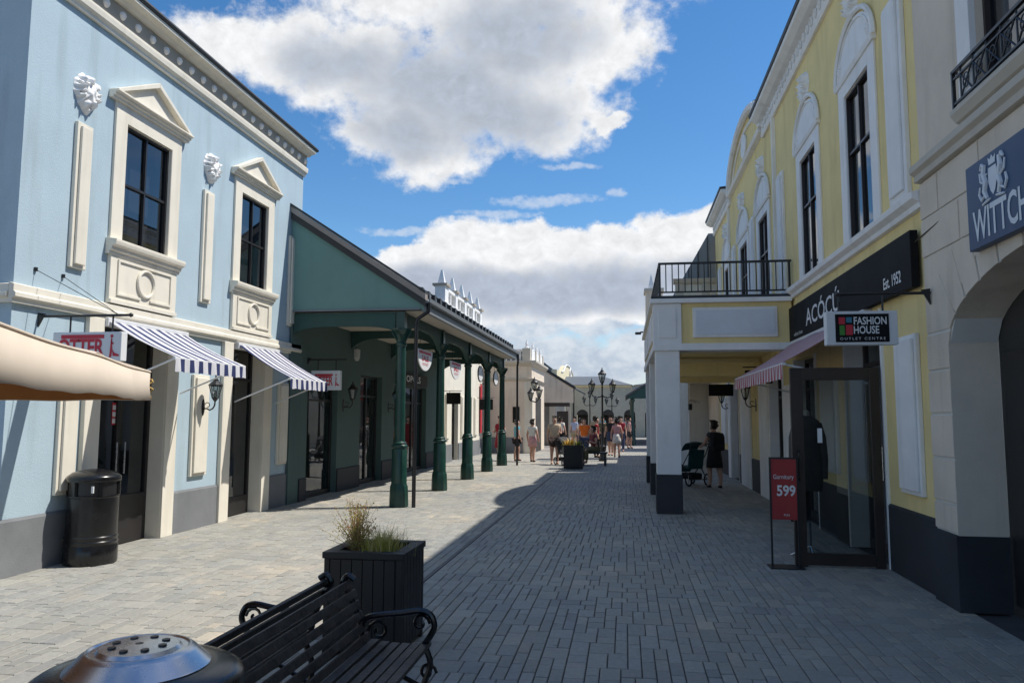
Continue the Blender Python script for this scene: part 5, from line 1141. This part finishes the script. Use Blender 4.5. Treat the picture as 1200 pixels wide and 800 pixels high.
def parasol():
    t = thing('parasol', 'large cream square parasol at the left edge', 'parasol', (-4.13, 3.15, 0))
    C1 = Vector((-3.42, 5.15, 1.955)); e = Vector((1.3,-2.8,0)).normalized(); nl = Vector((e.y, -e.x, 0)); S = 3.35
    if nl.x > 0: nl = -nl
    cor = [C1, C1+e*S, C1+e*S+nl*S, C1+nl*S]; ctr = (cor[0]+cor[2])/2; apex = Vector((ctr.x, ctr.y, 2.47))
    n = 28; mb = MB()
    for s in range(4):
        a, c = cor[s], cor[(s+1)%4]; rows = []
        for i in range(n+1):
            q = i/n; row = []
            for j in range(n+1):
                k = j/n; edge = a.lerp(c, k); p = apex.lerp(edge, q); 
                mid = 1-abs(2*k-1); p.z += .018*q*(math.exp(-((k-.5)/.05)**2)-.6*math.exp(-((k-.36)/.07)**2)-.6*math.exp(-((k-.64)/.07)**2))+.006*q*math.sin(k*31+s); p.z -= .05*math.sin(math.pi*q)*mid + .010*q*q*math.sin(math.pi*k*2)**2; row.append(tuple(p))
            rows.append(row)
        mb.grid(rows)
    mb.build('canopy', 'parasol_cream', t, smooth=True, solid=.004)
    v = MB()
    for s in range(4):
        a, c = cor[s], cor[(s+1)%4]; out = ((a+c)/2-ctr); out.z = 0; out.normalize(); A, B = [], []; D = []
        N = 48
        for j in range(N+1):
            k = j/N; p = a.lerp(c, k); p.z -= .010*math.sin(math.pi*k*2)**2; w = .003*math.sin(k*21+s)*math.sin(math.pi*k); A.append(tuple(p)); D.append(tuple(p+out*(w*.5+.016)*math.sin(math.pi*k)**.25+Vector((0,0,-.1)))); B.append(tuple(p+out*(w*.5+.045)*math.sin(math.pi*k)**.25+Vector((0,0,-.20-.003*math.sin(k*40)))))
        v.grid([A, D, B])
    v.build('valance', 'parasol_cream', t, smooth=True, solid=.003)
    for s in range(4):
        MB().tube([tuple(cor[s].lerp(cor[(s+1)%4], j/24)+Vector((0,0,.004-.010*math.sin(math.pi*j/12)**2))) for j in range(25)], .007, 6).build('edge_piping', 'parasol_cream', t, smooth=True)
        MB().tube([tuple(apex.lerp(cor[s], j/8)+Vector((0,0,.006))) for j in range(9)], .007, 6).build('hip_seam', 'parasol_cream', t, smooth=True)
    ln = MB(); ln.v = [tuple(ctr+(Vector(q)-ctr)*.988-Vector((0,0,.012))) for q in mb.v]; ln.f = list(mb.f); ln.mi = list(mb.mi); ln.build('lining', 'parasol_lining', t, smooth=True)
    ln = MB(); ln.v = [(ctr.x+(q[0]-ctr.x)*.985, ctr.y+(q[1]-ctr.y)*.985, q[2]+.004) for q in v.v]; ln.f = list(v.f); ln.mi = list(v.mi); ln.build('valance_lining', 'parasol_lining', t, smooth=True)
    MB().lathe([(.025,.1),(.025,2.44)], (ctr.x,ctr.y), 12).build('pole', 'frame_dark', t, smooth=True); MB().box(ctr.x-.35,ctr.x+.35,ctr.y-.35,ctr.y+.35,0,.1).build('base', 'plinth_grey', t, bevel=.02)
    for s in range(4):
        for q in (cor[s], (cor[s]+cor[(s+1)%4])/2): MB().tube([tuple(apex-Vector((0,0,.03))), tuple(q-Vector((0,0,.05)))], .012, 6).build('rib', 'wood_rib', t)
    m = MB(); a = cor[0]-Vector((0,0,.03)); m.tube([tuple(a+Vector((.018*math.sin(k*1.9)+.02, .01*math.cos(k*1.3)-.02, -.02-.018*k))) for k in range(9)], .006, 5); m.build('tie_cord', 'tie_tan', t)
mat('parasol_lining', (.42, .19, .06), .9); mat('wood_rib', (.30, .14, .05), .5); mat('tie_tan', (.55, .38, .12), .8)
parasol()

# ---- shop entrance on the right: open glazed door leaf, coat stand, poster stand
def open_door():
    t = thing('glass_door_leaf', 'open brown framed glass door leaf standing out from the yellow shop', 'door', (2.8, 9.08, 0)); f = FY(9.06); x0, x1, zt = 1.85, 2.80, 2.20
    for nm, a in (('stile', (x0,x0+.13,.0,zt)),('stile', (x1-.10,x1,.0,zt)),('top_rail', (x0+.131,x1-.101,zt-.14,zt)),('bottom_rail', (x0+.131,x1-.101,.02,.15))): MB(f).box(a[0],a[1],-.05,0,a[2],a[3]).build(nm, 'frame_brown', t, bevel=.004)
    MB(f).box(x0+.13,x1-.10,-.03,-.022,.15,zt-.14).build('pane', 'clear_glass', t)
    MB(f).tube([(x0+.06,.0,.95),(x0+.06,.05,.97),(x0+.06,.05,1.25),(x0+.06,.0,1.27)], .012, 6).build('pull_handle', 'black_metal', t)
    MB(f).box(x0+.28,x0+.33,-.022,-.020,1.36,1.52).build('door_sticker', 'sign_white', t)
open_door()
mat('coat_brown', (.10, .09, .08), .9, var=.2, scale=10); mat('cloth_black', (.012, .012, .014), .9); mat('cloth_grey', (.06, .06, .065), .9)
def dress_form():
    t = thing('coat_mannequin', 'dress form in a dark brown coat behind the glass door', 'mannequin', (2.14, 9.62, 0)); x, y = 2.14, 9.62
    MB().lathe([(.15,.78),(.165,.9),(.155,1.15),(.14,1.28),(.16,1.42),(.165,1.52),(.14,1.60),(.07,1.65),(.04,1.67)], (x,y), 24, ecc=.62).build('coat', 'coat_brown', t, smooth=True)
    for s in (-1,1): MB().tube([(x+s*.125,y,1.57),(x+s*.17,y,1.40),(x+s*.185,y-.02,1.15),(x+s*.175,y-.03,.92)], [.045,.045,.04,.035], 10).build('sleeve', 'coat_brown', t, smooth=True)
    MB().lathe([(.04,1.66),(.036,1.71),(.018,1.73)], (x,y), 12).build('neck', 'soffit_cream', t, smooth=True)
    MB().lathe([(.013,.05),(.013,.92)], (x,y), 8).build('pole', 'black_metal', t)
    m = MB()
    for k in range(3): a = k*2.094+.5; m.tube([(x,y,.14),(x+.24*math.cos(a),y+.24*math.sin(a),.01)], .012, 6)
    m.build('tripod', 'chrome', t)
    MB().lathe([(.10,.42),(.12,.6),(.115,.9)], (x-.12,y-.02), 14, ecc=.5).build('trousers', 'cloth_black', t, smooth=True)
dress_form()
def poster_stand():
    t = thing('poster_stand', 'red poster stand showing 599 beside the glass door', 'sign', (1.72, 8.98, 0)); f = FY(8.97)
    m = MB(f).box(1.575,1.595,-.012,.012,0,1.20).box(1.865,1.885,-.012,.012,0,1.20); m.build('post', 'black_metal', t)
    MB(f).box(1.55,1.91,-.14,.10,0,.015).build('base', 'black_metal', t)
    p = MB(f).box(1.596,1.864,-.008,.008,.52,1.18).build('poster', 'poster_red', t)
    MB(f).box(1.596,1.864,-.010,.0095,1.181,1.20).build('top_bar', 'black_metal', t)
    m = MB(f); text_mb('599', .16, lambda u,n,z: f(1.75+u,n,.83+z), .010, mb=m, sx=.85, bold=.004); m.build('lettering', 'sign_white', p); m = MB(f); text_mb('Garnitury', .07, lambda u,n,z: f(1.725+u,n,.985+z), .010, mb=m, sx=.8); m.build('lettering', 'sign_white', p); m = MB(f); text_mb('PLN', .035, lambda u,n,z: f(1.75+u,n,.57+z), .010, mb=m)
    m.build('lettering', 'sign_white', p)
mat('poster_red', (.36, .035, .035), .5, var=.12, scale=2)
poster_stand()

# ---- lamp posts
def lamp_post(label, x, y, s, heads=2):
    t = thing('lamp_post', label, 'lamp post', (x, y, 0), 'triple lantern lamp posts')
    MB().lathe([(.15,0),(.15,.12),(.11,.18),(.09,.5),(.11,.54),(.06,.62),(.045,1.2),(.05,1.22),(.04,1.26),(.034,2.35*s),(.05,2.40*s),(.03,2.44*s),(.028,2.80*s),(.05,2.84*s),(.02,2.86*s)], (x,y), 12).build('post', 'black_metal', t, smooth=True)
    lantern_parts(t, (x, y, 2.86*s), 1.25)
    for k in range(heads):
        a = k*2*math.pi/heads+.3; dx, dy = math.cos(a), math.sin(a)
        MB().tube([(x,y,2.38*s),(x+.2*dx,y+.2*dy,2.33*s),(x+.36*dx,y+.36*dy,2.38*s),(x+.40*dx,y+.40*dy,2.50*s)], .02, 6).build('arm', 'black_metal', t)
        lantern_parts(t, (x+.40*dx, y+.40*dy, 2.52*s), 1.1)
lamp_post('black triple lantern lamp post in the middle of the street', -.84, 28.8, 1.0)
lamp_post('small distant lamp post right of the main lamp post', -.95, 56, 1.0)
lamp_post('distant lamp post left of the main lamp post', -2.35, 52, 1.0)
def wall_cluster():
    t = thing('wall_lantern', 'three lantern wall lamp on the beige corner building', 'lantern', (-4.05, 33.9, 2.3), 'wall lanterns along the street')
    MB().tube([(-4.1,33.9,2.3),(-3.9,33.8,2.25),(-3.75,33.75,2.4)], .03, 6).tube([(-3.9,33.8,2.25),(-4.1,33.55,2.3)], .025, 6).build('arm', 'black_metal', t)
    lantern_parts(t, (-3.75,33.75,2.42), 1.3); lantern_parts(t, (-4.1,33.55,2.32), 1.2); lantern_parts(t, (-3.95,33.7,2.75), 1.3)
wall_cluster()

def patio_heater():
    t = thing('patio_heater', 'tall steel patio heater standing far back in the arcade', 'heater', (2.05, 25.5, 0)); c = (2.05, 25.5)
    MB().lathe([(.20,0),(.20,.05),(.18,.45),(.10,.5)], c, 16).build('base', 'chrome', t, smooth=True); MB().lathe([(.028,.5),(.028,1.85)], c, 10).build('pole', 'sign_white', t, smooth=True)
    MB().lathe([(.09,1.85),(.10,1.9),(.10,2.05)], c, 12).build('burner', 'black_metal', t, smooth=True); MB().lathe([(.40,2.08),(.40,2.10),(.2,2.17),(.02,2.2)], c, 24).build('reflector', 'chrome', t, smooth=True)
patio_heater()
# ================================================================ people
DG = bpy.context.evaluated_depsgraph_get
def skin_mesh(nodes, edges, root, sub=2):
    names = list(nodes); me = bpy.data.meshes.new('skel'); me.from_pydata([nodes[k][0] for k in names], [(names.index(a), names.index(b)) for a, b in edges], [])
    o = bpy.data.objects.new('skel', me); COL.objects.link(o)
    md = o.modifiers.new('s', 'SKIN'); md.use_smooth_shade = True
    me.skin_vertices or None
    lay = me.skin_vertices[0].data
    for i, k in enumerate(names):
        r = nodes[k][1]; lay[i].radius = r if isinstance(r, tuple) else (r, r); lay[i].use_root = (k == root)
    md2 = o.modifiers.new('d', 'SUBSURF'); md2.levels = sub; md2.render_levels = sub
    bpy.context.view_layer.update()
    out = bpy.data.meshes.new_from_object(o.evaluated_get(DG())); bpy.data.objects.remove(o); bpy.data.meshes.remove(me); return out
def add_mesh(name, me, mt, parent, M):
    me.transform(M); me.materials.clear(); me.materials.append(MATS[mt]); me.polygons.foreach_set('use_smooth', [True]*len(me.polygons))
    o = bpy.data.objects.new(name, me); me.name = name; COL.objects.link(o); o.parent = parent; return o
def person(label, x, y, h, face, top, bottom, kind='shorts', skin='skin', hair='hair_dark', hair_len=0, step=.05, armL=None, armR=None, sleeve=.5, seat=None, lean=0.0, shoe='cloth_black', wide=1.0):
    """standing, walking or seated figure; face = heading in degrees (0 looks along +y)"""
    t = thing('person', label, 'person', (x, y, 0)); z0 = 0.0
    W = wide; n = {}
    n['pel'] = ((0,0,.525), (.082*W,.062*W)); n['spi'] = ((0,lean*.4,.62), (.076*W,.058*W)); n['che'] = ((0,lean*.8,.735), (.09*W,.062*W)); n['nec'] = ((0,lean,.835), .030); n['hd0'] = ((0,lean+.012,.872), (.038,.046)); n['hd1'] = ((0,lean+.014,.925), (.046,.055)); n['hd2'] = ((0,lean+.006,.968), (.034,.040))
    def arm(s, a):
        el, wr, ha = a or ((.135,-.01,.63), (.145,.045,.50), (.142,.065,.455))
        q = 'L' if s < 0 else 'R'
        n['sh'+q] = ((s*.088*W,lean*.9,.795), .036); n['el'+q] = ((s*el[0],el[1],el[2]), .027); n['wr'+q] = ((s*wr[0],wr[1],wr[2]), .018); n['ha'+q] = ((s*ha[0],ha[1],ha[2]), (.012,.022)); n['th'+q] = ((s*(wr[0]-.02),wr[1]+.02,(wr[2]+ha[2])/2), .008)
    arm(-1, armL); arm(1, armR)
    for s, st in ((-1, step), (1, -step)):
        q = 'L' if s < 0 else 'R'
        if seat is None:
            n['hip'+q] = ((s*.05,0,.49), .062*W); n['kne'+q] = ((s*.055,st*.75+.015,.275), .041); n['cal'+q] = ((s*.056,st*.9-.012,.19), .036); n['ank'+q] = ((s*.056,st-.012,.045), .024); n['toe'+q] = ((s*.062,st+.07,.018), .02)
        else:
            n['hip'+q] = ((s*.055,0.02,.50), .062*W); n['kne'+q] = ((s*.075,.24,.51), .042); n['cal'+q] = ((s*.075,.245,.40), .036); n['ank'+q] = ((s*.075,.235,.27), .024); n['toe'+q] = ((s*.08,.31,.245), .02)
    E = [('pel','spi'),('spi','che'),('che','nec'),('nec','hd0'),('hd0','hd1'),('hd1','hd2')]
    for q in 'LR': E += [('che','sh'+q),('sh'+q,'el'+q),('el'+q,'wr'+q),('wr'+q,'ha'+q),('wr'+q,'th'+q),('pel','hip'+q),('hip'+q,'kne'+q),('kne'+q,'cal'+q),('cal'+q,'ank'+q),('ank'+q,'toe'+q)]
    M = Matrix.Rotation(-R(face), 4, 'Z') @ Matrix.Scale(h, 4)
    if seat is not None: M = Matrix.Translation((0,0,seat-.455*h)) @ M
    add_mesh('body', skin_mesh(n, E, 'pel'), skin, t, M)
    def grow(keys, d, edges, root, cut=None):
        g = {k: (n[k][0], tuple(c+d for c in (n[k][1] if isinstance(n[k][1], tuple) else (n[k][1],)*2))) for k in keys}
        for k, v in (cut or {}).items(): g[k] = v
        return skin_mesh(g, edges, root)
    cut = {}; e = [('pel','spi'),('spi','che'),('che','nk')]
    cut['nk'] = (tuple(Vector(n['che'][0]).lerp(Vector(n['nec'][0]), .75)), (.05*W,.045*W))
    for q in 'LR':
        a, b_ = Vector(n['sh'+q][0]), Vector(n['el'+q][0]); c = a.lerp(b_, sleeve); cut['sl'+q] = (tuple(c), .040 if sleeve < .9 else .032); e += [('che','sh'+q),('sh'+q,'sl'+q)]
        if sleeve > .9: cut['cu'+q] = (tuple(Vector(n['el'+q][0]).lerp(Vector(n['wr'+q][0]), .9)), .026); e += [('sl'+q,'cu'+q)]
    add_mesh('top', grow(['pel','spi','che','shL','shR'], .013, e, 'pel', cut), top, t, M)
    if kind == 'skirt':
        mb = MB(); mb.lathe([(.115*W,.36),(.108*W,.45),(.10*W,.53),(.085*W,.60)], (0,0), 18, ecc=.85); me = bpy.data.meshes.new('s'); me.from_pydata(mb.v, [], mb.f); add_mesh('skirt', me, bottom, t, M)
    elif kind == 'dress':
        mb = MB(); mb.lathe([(.13*W,.30),(.118*W,.42),(.10*W,.54),(.085*W,.62)], (0,0), 18, ecc=.85); me = bpy.data.meshes.new('s'); me.from_pydata(mb.v, [], mb.f); add_mesh('skirt', me, bottom, t, M)
    else:
        cut = {}; e = []
        for q in 'LR':
            e += [('pel','hip'+q)]
            if kind == 'shorts': c = Vector(n['hip'+q][0]).lerp(Vector(n['kne'+q][0]), .72); cut['lg'+q] = (tuple(c), .062*W); e += [('hip'+q,'lg'+q)]
            else: cut['lg'+q] = (n['kne'+q][0], .052); cut['ft'+q] = (tuple(Vector(n['ank'+q][0])+Vector((0,0,.01))), .036); e += [('hip'+q,'lg'+q),('lg'+q,'ft'+q)]
        add_mesh(kind if kind != 'shorts' else 'shorts', grow(['pel','hipL','hipR'], .016, e, 'pel', cut), bottom, t, M)
    hy = lean-.012; hn = {'a': ((0,hy+.012,.945), (.052,.056)), 'b': ((0,hy+.004,.975), (.044,.046)), 'c': ((0,hy-.016,.905-.0), (.046,.036)), 'd': ((0,hy-.022,.865-hair_len), (.034,.022))}
    add_mesh('hair', skin_mesh(hn, [('b','a'),('a','c'),('c','d')], 'a', 2), hair, t, M)
    for q in 'LR':
        a = n['ank'+q][0]; b_ = n['toe'+q][0]; sn = {'a': ((a[0],a[1]-.02,b_[2]+.004), .026), 'b': ((b_[0],b_[1],b_[2]), .024)}
        add_mesh('shoe', skin_mesh(sn, [('a','b')], 'a', 1), shoe, t, M)
    return t
for nm, c in (('cloth_red', (.30,.015,.03)), ('cloth_teal', (.14,.42,.52)), ('cloth_white', (.72,.70,.66)), ('cloth_pink', (.62,.34,.34)), ('cloth_beige', (.60,.46,.33)), ('cloth_brown', (.05,.03,.028)), ('cloth_orange', (.80,.17,.02)), ('cloth_navy', (.03,.045,.10)), ('cloth_maroon', (.20,.05,.06)), ('cloth_olive', (.12,.11,.06)), ('cloth_sky', (.35,.42,.6)), ('cloth_teal_dark', (.01,.07,.075)), ('cloth_khaki', (.35,.3,.2))): mat(nm, c, .9, var=.12, scale=14)
up = ((.13,.03,.64), (.10,.13,.66), (.07,.16,.69))
person('woman in a dark red dress behind the fourth iron column', -4.62, 28.4, 1.62, 200, 'cloth_red', 'cloth_red', 'dress', hair_len=.05, armR=up)
person('person in a light blue shirt and black shorts by the far downpipe', -3.95, 28.2, 1.52, 60, 'cloth_teal', 'cloth_black', 'shorts', step=.07)
person('woman in a white top and pink skirt walking up the sunlit paving', -3.33, 27.8, 1.53, 20, 'cloth_white', 'cloth_pink', 'skirt', step=.05, hair='hair_dark', shoe='cloth_black')
person('heavyset person in a beige shirt and dark shorts facing the viewer', -2.42, 26.6, 1.64, 170, 'cloth_beige', 'cloth_brown', 'shorts', hair='hair_grey', wide=1.28, armL=up, shoe='skin')
person('seated person in a maroon top reading beside the far planter', -1.02, 26.2, 1.60, -120, 'cloth_maroon', 'cloth_olive', 'trousers', seat=.45, armL=up, armR=up, lean=.05)
person('person in an orange top standing behind the seated person', -1.55, 29.6, 1.58, 180, 'cloth_orange', 'cloth_navy', 'trousers', wide=1.15)
crowd = [(-1.0,34.5,1.62,'cloth_olive','cloth_black','olive green top'),(-.35,31.5,1.55,'cloth_pink','cloth_white','pale pink top by the lamp post'),(-.35,46.5,1.66,'cloth_navy','cloth_black','navy top at the street end'),(.05,48.5,1.6,'cloth_white','cloth_navy','white top at the street end'),(.35,50,1.68,'cloth_sky','cloth_navy','sky blue top at the street end'),(-.9,52,1.62,'cloth_black','cloth_black','black clothes at the street end'),(-.6,50,1.58,'cloth_khaki','cloth_brown','khaki top at the street end'),(.15,44,1.64,'cloth_brown','cloth_black','dark brown top under the far canopy'),(-2.6,40,1.6,'cloth_sky','cloth_khaki','sky blue top outside the gabled shop'),(-3.1,37.5,1.6,'cloth_white','cloth_black','white top near the corner building'),(.45,55,1.7,'cloth_maroon','cloth_navy','maroon top far under the canopy'),(-1.6,56,1.6,'cloth_teal','cloth_navy','teal top far down the street'),(-1.15,31.2,1.6,'cloth_red','cloth_black','bright red top behind the far planter'),(-.62,33.0,1.66,'cloth_black','cloth_navy','black top beside the main lamp post'),(-1.9,33.4,1.55,'cloth_white','cloth_navy','white top behind the orange one'),(-.2,36.5,1.62,'cloth_red','cloth_navy','red top and navy trousers in the sunlit gap'),(-1.5,38,1.64,'cloth_khaki','cloth_brown','khaki top well behind the planter'),(.2,40.5,1.6,'cloth_pink','cloth_grey','pink top near the far green canopy'),(-.7,42.5,1.62,'cloth_maroon','cloth_black','maroon top mid street')]
for k, (x, y, h, a, c, d) in enumerate(crowd): person('distant person in '+d, x, y, h, (180, 0, 90, 200, 20)[k % 5], a, c, ('trousers','skirt','shorts')[k % 3] if k % 3 != 1 else 'skirt', step=.05 if k % 2 else -.04)
pw = ((.12,.06,.66), (.13,.20,.60), (.12,.24,.61))
w = person('woman with a black backpack pushing a stroller through the arcade', 2.05, 18.6, 1.55, -22, 'cloth_grey', 'cloth_black', 'dress', hair='hair_dark', step=.06, armL=pw, armR=pw, sleeve=.35, lean=.01)
bp = thing('backpack', 'black backpack on the back of the stroller woman', 'backpack', (2.05, 18.6, .9)); 
c, s = math.cos(R(22)), math.sin(R(22))
fr = lambda u,n,z: (2.05+c*u+s*n, 18.6-s*u*-1*-1+ -c*n if 0 else 18.6+s*u*1-c*n, z)
MB(fr).prism([(-.13,.86),(.13,.86),(.15,.92),(.15,1.18),(.11,1.27),(-.11,1.27),(-.15,1.18),(-.15,.92)], .115, .25).build('bag', 'cloth_black', bp, bevel=.03); MB(fr).box(-.10,.10,.251,.29,.90,1.05).build('pocket', 'cloth_black', bp, bevel=.015)
for q in (-1,1): MB(fr).tube([(q*.08,.12,1.25),(q*.09,.02,1.27),(q*.09,-.10,1.18),(q*.10,-.06,1.0),(q*.12,.12,.92)], .014, 6).build('strap', 'cloth_black', bp)
def stroller(label, x, y, rot, hood, s=1.0):
    t = thing('stroller', label, 'stroller', (x, y, 0), 'baby strollers'); a = R(rot); c, sn = math.cos(a), math.sin(a)
    F = lambda u,n,z: (x+s*(c*u+sn*n), y+s*(-sn*u+c*n), z*s)       # n forward
    m = MB(F)
    for q in (-.24,.24):
        m.tube([(q,-.42,1.0),(q,-.30,.78),(q,.0,.45),(q,.34,.14)], .014, 6); m.tube([(q,-.30,.16),(q,-.05,.45),(q,.10,.55)], .014, 6)
    m.tube([(-.24,-.42,1.0),(.24,-.42,1.0)], .017, 6); m.tube([(-.24,-.30,.16),(.24,-.30,.16)], .012, 6); m.tube([(-.24,.34,.14),(.24,.34,.14)], .012, 6); m.build('frame', 'black_metal', t)
    MB(F).add([(-.20,-.20,.40),(.20,-.20,.40),(.20,.22,.42),(-.20,.22,.42),(-.20,-.30,.85),(.20,-.30,.85),(-.20,.34,.30),(.20,.34,.30)], [(0,1,2,3),(0,1,5,4),(3,2,7,6)]).build('seat', hood, t, solid=.05)
    rows = []
    for i in range(9):
        th = math.pi*(.0+.62*i/8); rows.append([(-.22+.44*j/6, -.18+.30*math.cos(th+.5)*-1*-.9, .72+.30*math.sin(th+.35)+.03*math.sin(math.pi*j/6)) for j in range(7)])
    MB(F).grid(rows).build('hood', hood, t, smooth=True, solid=.01)
    MB(F).box(-.18,.18,-.22,.16,.16,.30).build('basket', 'cloth_black', t, bevel=.03)
    for q in (-.26,.26):
        for n_, r in ((-.30,.15),(.34,.11)):
            w = MB(F).tube([(q,n_+(r-.02)*math.cos(k*.3927),r+(r-.02)*math.sin(k*.3927)) for k in range(16)], .02, 6, closed=True).build('wheel', 'rubber', t); h = MB(F)
            for k in range(4): h.tube([(q,n_,r),(q,n_+(r-.03)*math.cos(k*1.57),r+(r-.03)*math.sin(k*1.57))], .007, 4)
            h.build('rim', 'chrome', w)
stroller('dark teal stroller pushed by the woman in the arcade', 1.55, 19.15, -28, 'cloth_teal_dark')
stroller('pale grey stroller beside the heavyset person', -2.02, 26.1, 150, 'cloth_grey', .9)
def stool_bench():
    t = thing('bench', 'low dark bench under the seated person by the far planter', 'bench', (-1.0, 26.15, 0))
    MB().box(-1.5,-.6,25.95,26.4,.40,.45).build('seat', 'wood_slat', t, bevel=.01)
    for x in (-1.42,-.68): MB().box(x-.04,x+.04,25.97,26.38,0,.40).build('leg', 'black_metal', t)
stool_bench()
